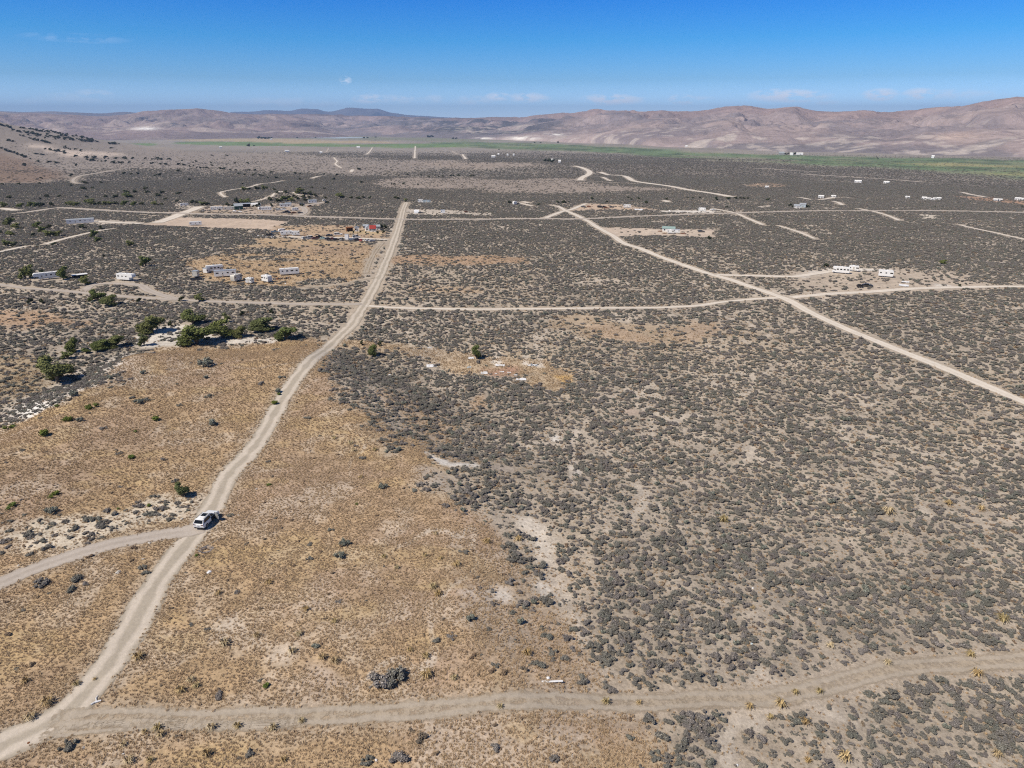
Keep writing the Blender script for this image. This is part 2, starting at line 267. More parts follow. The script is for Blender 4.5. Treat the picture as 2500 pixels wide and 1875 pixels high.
# name, photograph outline, feather m, edge wander m, colour, strength, sage factor, tuft factor
ZONES = [
 ('tan_plain', [(-300, 300), (0, 303), (110, 303), (290, 352), (620, 373), (820, 381), (1000, 389), (1250, 400), (1330, 405), (1050, 412), (880, 430), (600, 420), (330, 410), (200, 425), (100, 442), (-300, 450)], 90, 80, (.305, .262, .23), .9, .04, 0),
 ('tan_swell', [(850, 441), (1000, 430), (1250, 437), (1400, 430), (1560, 455), (1700, 465), (1500, 470), (1250, 470), (1150, 462), (980, 460)], 40, 50, (.34, .285, .24), .95, .05, 0),
 ('tan_swell_b', [(1000, 395), (1100, 392), (1260, 398), (1300, 405), (1180, 412), (1050, 408)], 60, 60, (.36, .30, .25), .85, .1, 0),
 ('green_right', [(1060, 348), (1130, 345), (1330, 350), (1582, 362), (1921, 378), (2500, 390), (2900, 400), (2900, 460), (2500, 437), (2147, 411), (1752, 391), (1470, 374), (1130, 360)], 110, 120, (.165, .235, .12), .97, .05, 0),
 ('green_left', [(250, 342), (450, 345), (700, 348), (900, 352), (1130, 350), (1130, 360), (900, 360), (600, 357), (330, 349)], 60, 60, (.165, .26, .10), .95, .1, 0),
 ('golden_field', [(350, 339), (450, 335), (640, 336), (760, 341), (900, 344), (990, 348), (900, 350), (700, 350), (500, 345)], 60, 60, (.46, .37, .24), .95, .05, 0),
 ('green_far', [(480, 330), (800, 332), (1100, 337), (1300, 343), (1100, 345), (800, 341), (600, 336)], 80, 80, (.20, .22, .14), .8, .1, 0),
 ('golden_patch_right', [(2190, 398), (2300, 397), (2420, 403), (2500, 405), (2500, 409), (2330, 407), (2240, 404)], 50, 50, (.36, .33, .17), .9, .05, 0),
 ('golden_patch_right_b', [(2400, 423), (2500, 421), (2700, 426), (2700, 434), (2500, 430), (2420, 428)], 40, 50, (.32, .31, .16), .9, .05, 0),
 ('grey_patch_green', [(1700, 380), (1850, 384), (1960, 392), (1900, 399), (1750, 393)], 70, 80, (.30, .27, .21), .8, .2, 0),
 ('brown_slope', [(-300, 350), (0, 372), (60, 386), (130, 415), (165, 435), (60, 446), (-300, 452)], 30, 30, (.25, .18, .135), .95, .12, 0),
 ('white_scarp', [(50, 352), (90, 356), (150, 362), (200, 368), (270, 371), (322, 377), (250, 381), (180, 380), (110, 371)], 14, 30, (.66, .55, .46), .9, .1, 0),
 ('white_scarp_b', [(240, 443), (290, 437), (310, 443), (270, 449)], 20, 30, PALE, .6, .5, 0),
 ('orange_far_strip', [(2318, 477), (2415, 482), (2500, 491), (2700, 500), (2700, 512), (2500, 501), (2415, 493), (2347, 486)], 8, 16, (.43, .27, .18), .9, .15, 0),
 ('far_patch', [(1820, 449), (1868, 446), (1930, 452), (1925, 457), (1868, 460), (1840, 456)], 10, 20, (.45, .32, .22), .85, .15, 0),
 ('pink_pad', [(343, 550), (371, 544), (420, 531), (450, 531), (563, 533), (653, 536), (705, 541), (667, 562), (586, 558), (450, 554)], 1.5, 3, PINK, 1, 0, 0),
 ('pad_apron', [(180, 536), (228, 536), (345, 541), (350, 548), (228, 547), (170, 545)], 3, 4, PALE, .8, .1, 0),
 ('camper_clearing', [(420, 500), (440, 497), (470, 502), (480, 508), (440, 512), (418, 508)], 3, 5, PALE, .8, .1, 0),
 ('compound_ground', [(495, 512), (520, 502), (610, 500), (680, 496), (760, 497), (800, 492), (800, 499), (765, 505), (750, 520), (740, 527), (640, 523), (560, 520), (495, 519)], 5, 7, (.46, .37, .29), .9, .1, 0),
 ('compound_lower', [(450, 514), (560, 519), (750, 526), (740, 530), (560, 525), (450, 521)], 4, 6, (.42, .33, .24), .8, .25, 0),
 ('pad_right', [(1462, 556), (1606, 559), (1753, 560), (1738, 569), (1753, 580), (1698, 579), (1630, 575), (1503, 577)], 2, 4, (.58, .48, .385), 1, .02, 0),
 ('pad_centre', [(985, 509), (1031, 510), (1110, 514), (1194, 520), (1221, 527), (1113, 523), (1018, 524), (975, 524)], 6, 6, PALE, .9, .02, 0),
 ('pad_centre_b', [(1012, 492), (1070, 492), (1085, 495), (1060, 497), (1015, 496)], 4, 6, PALE, .7, .2, 0),
 ('pad_orange', [(1400, 511), (1432, 496), (1508, 499), (1552, 504), (1600, 512), (1560, 513), (1480, 512), (1400, 515)], 6, 7, (.55, .42, .31), .95, .05, 0),
 ('pad_white', [(1598, 515), (1660, 514), (1725, 513), (1765, 518), (1740, 520), (1644, 519)], 6, 5, WHITE, .95, 0, 0),
 ('pad_small', [(1845, 504), (1880, 502), (1895, 505), (1860, 507)], 4, 6, PALE, .9, .1, 0),
 ('pad_house', [(1950, 508), (2020, 507), (2040, 509), (1950, 511)], 4, 5, PALE, .8, .1, 0),
 ('white_flat', [(2223, 522), (2260, 523), (2307, 526), (2318, 532), (2252, 535), (2235, 528)], 4, 14, (.64, .57, .47), .95, .03, 0),
 ('pale_strip', [(2300, 575), (2400, 582), (2500, 598), (2500, 606), (2400, 598), (2260, 585)], 8, 16, PALE, .5, .8, 0),
 ('pale_bit', [(2400, 638), (2450, 640), (2450, 643), (2400, 641)], 3, 4, PALE, .9, .1, 0),
 ('pale_bit_b', [(1985, 560), (2030, 560), (2020, 569), (1990, 567)], 6, 14, PALE, .7, .5, 0),
 ('north_slope_pale', [(540, 560), (660, 590), (950, 600), (1000, 620)], 1, 1, PALE, 0, 1, 0),
 ('right_yard', [(2120, 676), (2181, 672), (2271, 676), (2340, 690), (2400, 696), (2390, 701), (2289, 708), (2163, 713), (2072, 717), (2000, 722), (2090, 708), (2150, 700), (2135, 688)], 7, 9, (.56, .47, .38), 1, .02, 0),
 ('right_yard_loose', [(1950, 668), (2040, 655), (2200, 655), (2320, 665), (2400, 690), (2390, 700), (2100, 712), (1960, 705), (1945, 690)], 8, 10, (.50, .42, .335), .95, .16, 0),
 ('right_yard_gravel', [(1940, 676), (1980, 664), (2035, 655), (2095, 655), (2170, 657), (2172, 661), (2060, 665), (2000, 670), (1960, 678)], 3, 4, WHITE, .9, .0, 0),
 ('right_yard_white', [(2280, 694), (2320, 697), (2300, 703), (2270, 703)], 2, 4, WHITE, .8, .0, 0),
 ('crossroad_apron', [(1880, 706), (1930, 714), (1940, 725), (1925, 734), (1890, 728), (1860, 712)], 3, 5, PALE, .8, .15, 0),
 ('field_orange', [(450, 640), (495, 628), (547, 621), (560, 605), (619, 596), (626, 583), (676, 582), (902, 590), (922, 600), (893, 663), (870, 686), (812, 699), (710, 697), (631, 695), (495, 688), (470, 670), (455, 655)], 3, 8, (.44, .32, .20), .95, .07, .6),
 ('field_sage_strip', [(560, 626), (640, 627), (750, 633), (756, 638), (680, 638), (600, 633)], 2, 4, SOIL, .7, 1.1, 0),
 ('field_sage_strip_b', [(570, 606), (640, 604), (700, 608), (722, 618), (700, 623), (620, 619), (560, 620)], 3, 4, SOIL, .8, 1.1, 0),
 ('field_sage_strip_c', [(717, 686), (780, 681), (841, 680), (838, 689), (823, 695), (732, 699)], 2, 3, SOIL, .9, 1.1, 0),
 ('field_brown', [(730, 600), (880, 600), (900, 615), (850, 630), (760, 622)], 8, 8, (.38, .28, .20), .7, .12, .5),
 ('yard_orange', [(676, 552), (766, 550), (879, 551), (936, 560), (950, 583), (860, 585), (676, 580), (662, 566)], 3, 5, (.47, .345, .23), .95, .1, .4),
 ('yard_gold', [(846, 561), (900, 563), (935, 567), (930, 573), (850, 570)], 2, 3, (.52, .40, .24), .9, .05, .5),
 ('strip_orange', [(955, 623), (1221, 625), (1284, 628), (1300, 645), (1243, 646), (1140, 650), (1058, 650), (950, 647)], 3, 7, (.43, .30, .20), .9, .12, .5),
 ('strip_orange_b', [(1000, 699), (1080, 696), (1161, 701), (1167, 713), (1086, 715), (1004, 708)], 1.5, 4, (.50, .32, .17), .97, .1, .5),
 ('lighter_mix', [(940, 648), (1330, 648), (1360, 740), (1340, 748), (930, 735)], 12, 16, (.43, .36, .28), .7, .6, .1),
 ('patch_right_tan', [(1350, 768), (1420, 775), (1503, 782), (1620, 785), (1763, 780), (1785, 808), (1695, 838), (1582, 842), (1458, 816), (1390, 792)], 3, 14, (.42, .33, .235), .9, .3, .3),
 ('patch_right_tan_b', [(1415, 795), (1470, 793), (1530, 808), (1600, 825), (1580, 838), (1480, 822)], 1.5, 5, (.44, .335, .24), 1, .02, .3),
 ('patch_right_tan_c', [(1670, 785), (1760, 782), (1778, 805), (1700, 832), (1640, 835)], 2, 6, (.44, .34, .25), 1, .08, .3),
 ('west_orange', [(-200, 752), (0, 755), (100, 755), (200, 772), (280, 790), (200, 800), (60, 797), (-200, 820)], 4, 8, (.43, .30, .20), .9, .22, .5),
 ('west_olive', [(-200, 850), (0, 850), (70, 870), (110, 890), (60, 960), (-200, 1000)], 5, 8, (.36, .28, .18), .8, .5, .6),
 ('verge_gold', [(820, 832), (880, 832), (960, 842), (1060, 858), (1160, 868), (1300, 880), (1400, 905), (1410, 926), (1385, 962), (1340, 952), (1280, 922), (1200, 912), (1130, 906), (1060, 882), (980, 862), (900, 850), (820, 846)], 2.5, 5, (.49, .385, .265), .95, .02, .8),
 ('dump_red', [(1185, 900), (1230, 894), (1270, 900), (1275, 914), (1220, 918), (1190, 914)], 2, 3, (.42, .25, .18), .85, .03, .3),
 ('dump_gold', [(1350, 918), (1390, 916), (1402, 926), (1390, 935), (1355, 930)], 1.5, 2, (.56, .37, .15), .9, .03, .8),
 ('dump_white_a', [(1190, 880), (1225, 884), (1235, 893), (1205, 896)], .6, 2, WHITE, .7, .03, 0),
 ('dump_white_b', [(1280, 888), (1320, 888), (1330, 897), (1290, 895)], .6, 2, WHITE, .6, .03, 0),
 ('bare_path_a', [(1165, 970), (1182, 965), (1185, 990), (1150, 1010)], 1.2, 3, (.46, .35, .25), .9, .1, .4),
 ('tongue_orange', [(940, 950), (1080, 1010), (1110, 1060), (1085, 1080), (1000, 1040), (900, 985)], 4, 6, (.42, .31, .21), .7, .45, .5),
 ('bare_path_b', [(1205, 1138), (1240, 1136), (1255, 1142), (1245, 1152), (1210, 1150)], 1, 2, (.42, .36, .30), 1, .1, 0),
 ('bare_spot', [(1525, 1000), (1550, 998), (1560, 1010), (1540, 1016)], 1, 2, (.46, .37, .30), .9, .1, 0),
 ('salt_a', [(1335, 1066), (1360, 1060), (1375, 1068), (1368, 1078), (1345, 1074)], 1.0, 1.2, WHITE, 1, .05, 0),
 ('salt_b', [(1400, 1050), (1412, 1048), (1408, 1075), (1390, 1095), (1378, 1092)], 1.0, 1.2, PALE, 1, .05, 0),
 ('salt_c', [(1398, 1140), (1420, 1145), (1420, 1160), (1405, 1158)], 1.0, 1.2, WHITE, 1, .05, 0),
 ('salt_d', [(1040, 1105), (1100, 1130), (1160, 1132), (1170, 1140), (1100, 1140), (1060, 1125)], 1.0, 1.2, WHITE, 1, .05, 0),
 ('salt_e', [(1050, 1175), (1085, 1180), (1085, 1187), (1050, 1183)], 1.0, 1.2, WHITE, 1, .05, 0),
 ('bare_flat', [(1030, 1150), (1110, 1160), (1150, 1185), (1130, 1215), (1080, 1195), (1040, 1170)], 3, 5, (.41, .35, .29), .9, .2, .1),
 ('wash', [(1262, 1262), (1300, 1270), (1345, 1285), (1362, 1340), (1366, 1368), (1345, 1390), (1395, 1440), (1440, 1540), (1500, 1640), (1470, 1660), (1400, 1560), (1364, 1470), (1324, 1447), (1310, 1400), (1288, 1322)], 1.2, 3, (.60, .535, .45), 1, .08, .05),
 ('wash_white', [(1318, 1430), (1345, 1440), (1372, 1452), (1370, 1468), (1345, 1462), (1322, 1452)], .6, 1.5, (.80, .76, .69), 1, .05, 0),
 ('pale_slope', [(1150, 1400), (1300, 1380), (1400, 1480), (1460, 1640), (1520, 1875), (1400, 1875), (1250, 1640), (1160, 1480)], 8, 7, (.46, .375, .29), .6, .25, .4),
 ('pale_spots', [(1130, 1440), (1200, 1430), (1230, 1450), (1160, 1465)], 2, 4, WHITE, .8, .1, .1),
 ('pale_spots_b', [(540, 1510), (620, 1520), (720, 1590), (700, 1620), (600, 1580)], 3, 5, (.60, .52, .43), .85, 0, .3),
 ('pale_spots_c', [(795, 1640), (880, 1650), (870, 1690), (800, 1700)], 2.5, 4, (.58, .49, .42), .85, 0, .3),
 ('pale_spots_d', [(480, 1440), (530, 1450), (500, 1520), (450, 1500)], 2.5, 4, (.56, .47, .37), .7, 0, .3),
 ('pale_spots_e', [(620, 1700), (780, 1680), (900, 1700), (900, 1730), (650, 1730)], 3, 3, (.46, .38, .31), .5, 0, .5),
 ('ridge_white', [(0, 1052), (0, 1015), (60, 988), (150, 935), (250, 885), (310, 862), (300, 880), (262, 905), (245, 935), (150, 985), (90, 1012)], 2.5, 4, (.60, .55, .49), .9, .95, .05),
 ('ridge_white_core', [(40, 1010), (62, 985), (100, 980), (120, 990), (85, 1012), (60, 1025)], 1.5, 2, (.80, .77, .72), .9, .6, 0),
 ('ridge_white_b', [(325, 842), (335, 815), (380, 800), (440, 795), (500, 815), (560, 828), (680, 826), (670, 838), (520, 842), (360, 846)], 2, 3, (.66, .61, .54), .95, .25, .1),
 ('gully_white', [(336, 1228), (400, 1222), (499, 1200), (487, 1240), (434, 1268), (289, 1302), (108, 1334), (0, 1340), (-200, 1360), (-200, 1290), (0, 1285), (180, 1264), (300, 1246)], 2, 4, (.60, .53, .43), .92, .42, .25),
]
ZW = []
for nm, pts, fe, wa, col, st, sg, tf in ZONES:
    ZW.append((np.array([P(*p)[:2] for p in pts]), fe, wa, np.array(col), st, sg, tf))
ORANGE_PX = [(1650, 2400), (1600, 1900), (1480, 1720), (1400, 1600), (1290, 1450), (1230, 1330), (1160, 1230), (1060, 1190), (1040, 1120), (960, 1060), (860, 985), (830, 930), (800, 880),
             (815, 848), (760, 838), (700, 833), (520, 840), (360, 848), (290, 880), (250, 930), (150, 990), (60, 1030), (-20, 1060), (-300, 1190), (-900, 1500), (-1500, 2400)]
ORW = np.array([P(*p)[:2] for p in ORANGE_PX])

def cover(x, y):
    """base colour of the ground, sagebrush factor and grass tuft factor at world points"""
    r = np.hypot(x, y); n1 = fbm(x / 55, y / 55, 4, 101); n2 = fbm(x / 9, y / 9, 3, 102); n3 = fbm(x / 260, y / 420, 3, 103)
    soil = np.array(SOIL)[None, :] * (0.80 + 0.4 * n2[:, None]) * (0.86 + 0.28 * n1[:, None])
    col = soil * np.array([1, 1, 1.0]); sage = np.ones(x.shape); tuft = np.zeros(x.shape) + .1
    # patches where tan grass shows between the brush
    g = sstep(n1, .56, .74) * .35; col = col * (1 - g[:, None]) + np.array(TAN) * g[:, None]; sage *= 1 - .5 * g
    # little rills and animal trails
    rl = 1 - np.abs(fbm(x / 21 + 3, y / 40, 4, 171) * 2 - 1); ln = sstep(rl, .955, .985) * sstep(n1, .40, .52) * (r < 700)
    col = col * (1 - ln[:, None] * .7) + np.array((.54, .475, .395)) * ln[:, None] * .7; sage *= 1 - .8 * ln
    # hill of dry grass in the foreground
    w1 = (fbm(x / 14, y / 14, 3, 104) - .5) * 20
    m = 1 - sstep(poly_sd(x, y, ORW) + w1, -3.5, 4.5)
    hue = fbm(x / 22, y / 22, 4, 105)
    oc = np.array((.425, .315, .225)) * (1 - sstep(hue, .35, .65))[:, None] + np.array((.475, .345, .21)) * sstep(hue, .35, .65)[:, None]
    oc = oc * (.84 + .32 * n2[:, None])
    gp = np.maximum(sstep(fbm(x / 7, y / 7, 4, 106), .56, .72) * .5, ln * .8)[:, None]        # bare pale soil showing through
    oc = oc * (1 - gp) + np.array((.58, .50, .41)) * gp
    gd = sstep(fbm(x / 11, y / 6, 4, 107), .58, .74)[:, None] * .5        # golden cheat grass
    oc = oc * (1 - gd) + np.array((.50, .37, .19)) * gd
    col = col * (1 - m[:, None]) + oc * m[:, None]
    sage = sage * (1 - m * .985); tuft = tuft * (1 - m) + m
    for zi, (W, fe, wa, zc, st, sg, tf) in enumerate(ZW):
        if st == 0: continue
        pad = fe + wa + 2; lo, hi = W.min(0) - pad, W.max(0) + pad
        q = (x > lo[0]) & (x < hi[0]) & (y > lo[1]) & (y < hi[1])
        if not q.any(): continue
        xx, yy = x[q], y[q]; sc = max(wa * 1.6, 2.0)
        d = poly_sd(xx, yy, W) + (fbm(xx / sc, yy / sc, 3, 140) - .5) * 2 * wa
        a = (1 - sstep(d, -fe, fe)) * st
        c = zc[None, :] * (.86 + .28 * n2[q][:, None])
        if ZONES[zi][0] == 'green_right':
            s1 = sstep(fbm(xx / 160, yy / 60, 4, 151), .52, .66)[:, None]; s2 = sstep(fbm(xx / 90, yy / 35, 4, 152), .56, .68)[:, None]
            c = c * (1 - s1 * .5) + np.array((.32, .30, .20)) * s1 * .5; c = c * (1 - s2 * .7) + np.array((.075, .115, .065)) * s2 * .6
        col[q] = col[q] * (1 - a[:, None]) + c * a[:, None]
        sage[q] = sage[q] * (1 - a) + sg * a; tuft[q] = tuft[q] * (1 - a) + tf * a
    return col, sage, tuft, m

# ---------------------------------------------------------------- materials
MATS = {}
def mat(name, build):
    if name not in MATS:
        m = bpy.data.materials.new(name); m.use_nodes = True; t = NT(m.node_tree); t.n.clear()
        out = t.add('ShaderNodeOutputMaterial'); MATS[name] = m; build(t, out)
    return MATS[name]
def bsdf(t, out, col, rough=.8, spec=.2, metal=0.0, normal=None):
    b = t.add('ShaderNodeBsdfPrincipled'); t.put(b.inputs['Base Color'], col); t.put(b.inputs['Roughness'], rough)
    b.inputs['Specular IOR Level'].default_value = spec; b.inputs['Metallic'].default_value = metal
    if normal is not None: t.link(normal, b.inputs['Normal'])
    t.link(b.outputs[0], out.inputs[0]); return b
def bump(t, h, strength, dist):
    b = t.add('ShaderNodeBump'); b.inputs['Strength'].default_value = strength; b.inputs['Distance'].default_value = dist
    t.link(h, b.inputs['Height']); return b.outputs[0]
def simple(name, col, rough=.7, spec=.3, metal=0.0, var=.25, scale=2.0):
    def f(t, out):
        tcn = t.add('ShaderNodeTexCoord'); n = t.noise(tcn.outputs['Object'], scale, 4, .6)
        c = t.mix(t.smooth(n, .3, .75), tuple(c * (1 - var) for c in col), tuple(min(1, c * (1 + var * .25)) for c in col))
        bsdf(t, out, c, rough, spec, metal)
    return mat(name, f)

def ground_mat(t, out):
    at = t.add('ShaderNodeAttribute', attribute_name='cover'); g = t.add('ShaderNodeNewGeometry'); pos = g.outputs['Position']
    fine = t.noise(pos, 2.3, 5, .68); mid = t.noise(pos, .42, 4, .6); big = t.noise(pos, .035, 4, .6)
    k = t.math('ADD', t.math('MULTIPLY_ADD', t.math('SUBTRACT', fine, .5), 1.35, 1.0), t.math('MULTIPLY', t.math('SUBTRACT', mid, .5), .95))
    k = t.math('ADD', k, t.math('MULTIPLY', t.math('SUBTRACT', big, .5), .35))
    vm = t.add('ShaderNodeVectorMath', operation='SCALE'); t.link(at.outputs['Color'], vm.inputs[0]); t.link(k, vm.inputs['Scale'])
    # litter of dead stems: brown flecks
    fl = t.smooth(t.noise(pos, 5.5, 2, .5), .56, .66)
    col = t.mix(t.math('MULTIPLY', fl, .38), vm.outputs[0], t.mix(1.0, vm.outputs[0], (.52, .46, .42), 'MULTIPLY'))
    h = t.math('ADD', t.math('MULTIPLY', fine, .22), t.math('MULTIPLY', mid, .5))
    bsdf(t, out, col, .95, .1, normal=bump(t, h, .8, .35))
GROUND = mat('dry_ground', ground_mat)

def road_mat(name, rut, centre, contrast, ragged):
    def f(t, out):
        at = t.add('ShaderNodeAttribute', attribute_name='cross'); g = t.add('ShaderNodeNewGeometry'); pos = g.outputs['Position']
        ac = t.math('ABSOLUTE', at.outputs['Fac'])
        wob = t.math('MULTIPLY', t.math('SUBTRACT', t.noise(pos, .22, 4), .5), .75)
        dr = t.math('ABSOLUTE', t.math('SUBTRACT', t.math('ADD', ac, wob), .46))
        rutm = t.math('SUBTRACT', 1.0, t.smooth(dr, .08, .34))
        rutm = t.math('MULTIPLY', rutm, contrast)
        n = t.noise(pos, 1.6, 5, .7); n2 = t.noise(pos, .18, 4, .6); n3 = t.noise(pos, 7.0, 3, .6)
        c = t.mix(rutm, centre, rut)
        k = t.math('ADD', .50, t.math('ADD', t.math('MULTIPLY', n, .46), t.math('ADD', t.math('MULTIPLY', n2, .30), t.math('MULTIPLY', n3, .24))))
        vm = t.add('ShaderNodeVectorMath', operation='SCALE'); t.link(c, vm.inputs[0]); t.link(k, vm.inputs['Scale'])
        b = bsdf(t, out, vm.outputs[0], .95, .1, normal=bump(t, n, .6, .12))
        e = t.math('ADD', ac, t.math('MULTIPLY', t.math('SUBTRACT', t.noise(pos, .8, 5, .7), .5), ragged))
        alpha = t.math('SUBTRACT', 1.0, t.smooth(e, .66 if name == 'rutted_track_dirt' else .78, .98))
        if name == 'rutted_track_dirt':       # grass grows back between the wheel tracks
            hole = t.math('MULTIPLY', t.smooth(t.noise(pos, 1.1, 4, .7), .45, .6), t.math('SUBTRACT', 1.0, t.math('MINIMUM', t.math('MULTIPLY', rutm, 1.6), 1.0)))
            alpha = t.math('MULTIPLY', alpha, t.math('SUBTRACT', 1.0, t.math('MULTIPLY', hole, .85)))
        t.link(alpha, b.inputs['Alpha'])
    return mat(name, f)
ROADM = {'main': road_mat('gravel_road_dirt', (.62, .545, .455), (.43, .375, .30), .85, .45),
         'branch': road_mat('grey_road_dirt', (.52, .46, .40), (.43, .375, .32), .6, .4),
         'pale': road_mat('pale_road_dirt', (.76, .69, .60), (.66, .59, .50), .5, .5),
         'track': road_mat('rutted_track_dirt', (.46, .405, .335), (.44, .365, .275), .55, 1.3)}

# ---------------------------------------------------------------- mesh helpers
def link(o, parent=None):
    C.objects.link(o)
    if parent is not None: o.parent = parent
    return o
def mesh_np(name, V, Fq, m, parent=None, smooth=True):
    me = bpy.data.meshes.new(name); V = np.ascontiguousarray(V, np.float32); Fq = np.asarray(Fq, np.int32); k = Fq.shape[1]
    me.vertices.add(len(V)); me.vertices.foreach_set('co', V.ravel())
    me.loops.add(Fq.size); me.loops.foreach_set('vertex_index', Fq.ravel())
    me.polygons.add(len(Fq)); me.polygons.foreach_set('loop_start', np.arange(0, Fq.size, k, dtype=np.int32))
    me.polygons.foreach_set('loop_total', np.full(len(Fq), k, np.int32))
    me.update(calc_edges=True); me.polygons.foreach_set('use_smooth', np.full(len(Fq), smooth)); me.materials.append(m)
    return link(bpy.data.objects.new(name, me), parent)
def grid_faces(nr, nc, wrap=False):
    i = np.arange(nr - 1)[:, None]; j = np.arange(nc if wrap else nc - 1)[None, :]; j2 = (j + 1) % nc
    return np.stack([i * nc + j, i * nc + j2, (i + 1) * nc + j2, (i + 1) * nc + j], -1).reshape(-1, 4)
def attr(o, name, data, typ='FLOAT'):
    a = o.data.attributes.new(name, typ, 'POINT')
    if typ == 'FLOAT': a.data.foreach_set('value', np.ascontiguousarray(data, np.float32))
    elif typ == 'INT': a.data.foreach_set('value', np.ascontiguousarray(data, np.int32))
    elif typ == 'FLOAT_VECTOR': a.data.foreach_set('vector', np.ascontiguousarray(data, np.float32).ravel())
    else:
        d = np.ones((len(data), 4), np.float32); d[:, :3] = data; a.data.foreach_set('color', d.ravel())

# ---------------------------------------------------------------- the ground: one sheet
az = np.concatenate([np.linspace(-math.pi, -1.0, 50)[:-1], np.linspace(-1.0, -.84, 24)[:-1], np.linspace(-.84, .84, 860)[:-1], np.linspace(.84, 1.0, 24)[:-1], np.linspace(1.0, math.pi, 50)[:-1]])
dep = np.linspace(R(51.5), R(0.95), 760)                # depression angles, one ring each
rad = [2.0, 12, 24, 35, 44]
for a in dep:
    h = CAMH
    for _ in range(30): h = CAMH + 6 + 108 * (1 - math.exp(-max((h / math.tan(a)) - 430, 0) / 3500.0)) - (6 if h / math.tan(a) < 200 else 0)
    rad.append(h / math.tan(a))
rad = np.array(sorted(set(rad))); rad = np.concatenate([rad, rad[-1] * np.array([1.2, 1.6, 2.3, 3.3, 4.6])])
RR, AA = np.meshgrid(rad, az, indexing='ij'); GX = (RR * np.sin(AA)).ravel(); GY = (RR * np.cos(AA)).ravel()
GZ = terr(GX, GY)
gcol, gsage, gtuft, _m = cover(GX, GY)
rr = np.hypot(GX, GY)
# far off, the brush closes over the soil: its own grey shows instead
cf = (sstep(rr, 250, 1500) * .8 * np.clip(gsage, 0, 1) * (rr > 300))[:, None]
nn = fbm(GX / 300, GY / 500, 4, 301)[:, None]; brush = np.array((.215, .195, .176)) * (.72 + .6 * nn) * (1 + .28 * sstep(rr, 1500, 3500))[:, None]
gcol = gcol * (1 - cf) + brush * cf
gv = (sstep(rr, 1500, 3000) * 0.4 * sstep(fbm(GX / 120, GY / 300, 4, 303), .45, .7) * (gcol[:, 1] > gcol[:, 0]))[:, None]
gcol = gcol * (1 - gv) + np.array((.09, .125, .075)) * gv
rd = road_dist(GX, GY); vg = ((1 - sstep(rd, .2, 2.6)) * (rr > 40) * .55)[:, None]
gcol = gcol * (1 - vg) + np.array((.47, .395, .31)) * vg
gv_i = len(GX)
GV = np.vstack([np.stack([GX, GY, GZ], 1), [[0, 0, 0.0]]]); fq = grid_faces(len(rad), len(az), True)
ground = mesh_np('ground', GV[:-1], fq, GROUND); ground['kind'] = 'structure'
attr(ground, 'cover', gcol, 'FLOAT_COLOR')

# ---------------------------------------------------------------- roads
GZM = GZ.reshape(len(rad), len(az))
def gz(x, y):
    """height of the ground mesh itself"""
    r = np.clip(np.hypot(x, y), rad[0], rad[-1] - 1); a = np.arctan2(x, y); i = np.clip(np.searchsorted(rad, r) - 1, 0, len(rad) - 2); j = np.clip(np.searchsorted(az, a) - 1, 0, len(az) - 2)
    u = (r - rad[i]) / (rad[i + 1] - rad[i]); v = (a - az[j]) / (az[j + 1] - az[j])
    return (GZM[i, j] * (1 - v) + GZM[i, j + 1] * v) * (1 - u) + (GZM[i + 1, j] * (1 - v) + GZM[i + 1, j + 1] * v) * u
GROUND_READY = True
def road_lift(r): return 0.035 + 0.10 * sstep(r, 150, 600) + .22 * (r / 2200) ** 2
for nm, (c, wd, kd) in ROADW.items():
    n = len(c); tng = np.gradient(c, axis=0); tng /= np.linalg.norm(tng, axis=1)[:, None] + 1e-9; nrm = np.stack([-tng[:, 1], tng[:, 0]], 1)
    cr = np.linspace(-1, 1, 13); half = wd / 2 / .84
    wv = 1 + (fbm(np.arange(n) / 6.0, np.zeros(n), 3, 400 + len(nm)) - .5) * .35
    X = c[:, None, 0] + nrm[:, None, 0] * cr[None, :] * half * wv[:, None]; Y = c[:, None, 1] + nrm[:, None, 1] * cr[None, :] * half * wv[:, None]
    Z = gz(X.ravel(), Y.ravel()) + road_lift(np.hypot(X.ravel(), Y.ravel()))
    if kd == 'track': Z += .012
    if kd == 'branch': Z += .006
    name = 'dirt_track' if kd == 'track' else 'dirt_road'
    o = mesh_np(name, np.stack([X.ravel(), Y.ravel(), Z], 1), grid_faces(n, 13), ROADM[kd]); o['kind'] = 'structure'
    cx_ = np.tile(cr, n).reshape(n, 13); fade = np.minimum(np.arange(n), np.arange(n)[::-1]); e_ = np.clip(1 - fade / max(2.0, min(5, n / 5)), 0, 1)[:, None]
    attr(o, 'cross', (np.sign(cx_ + 1e-6) * np.maximum(np.abs(cx_), e_)).ravel())

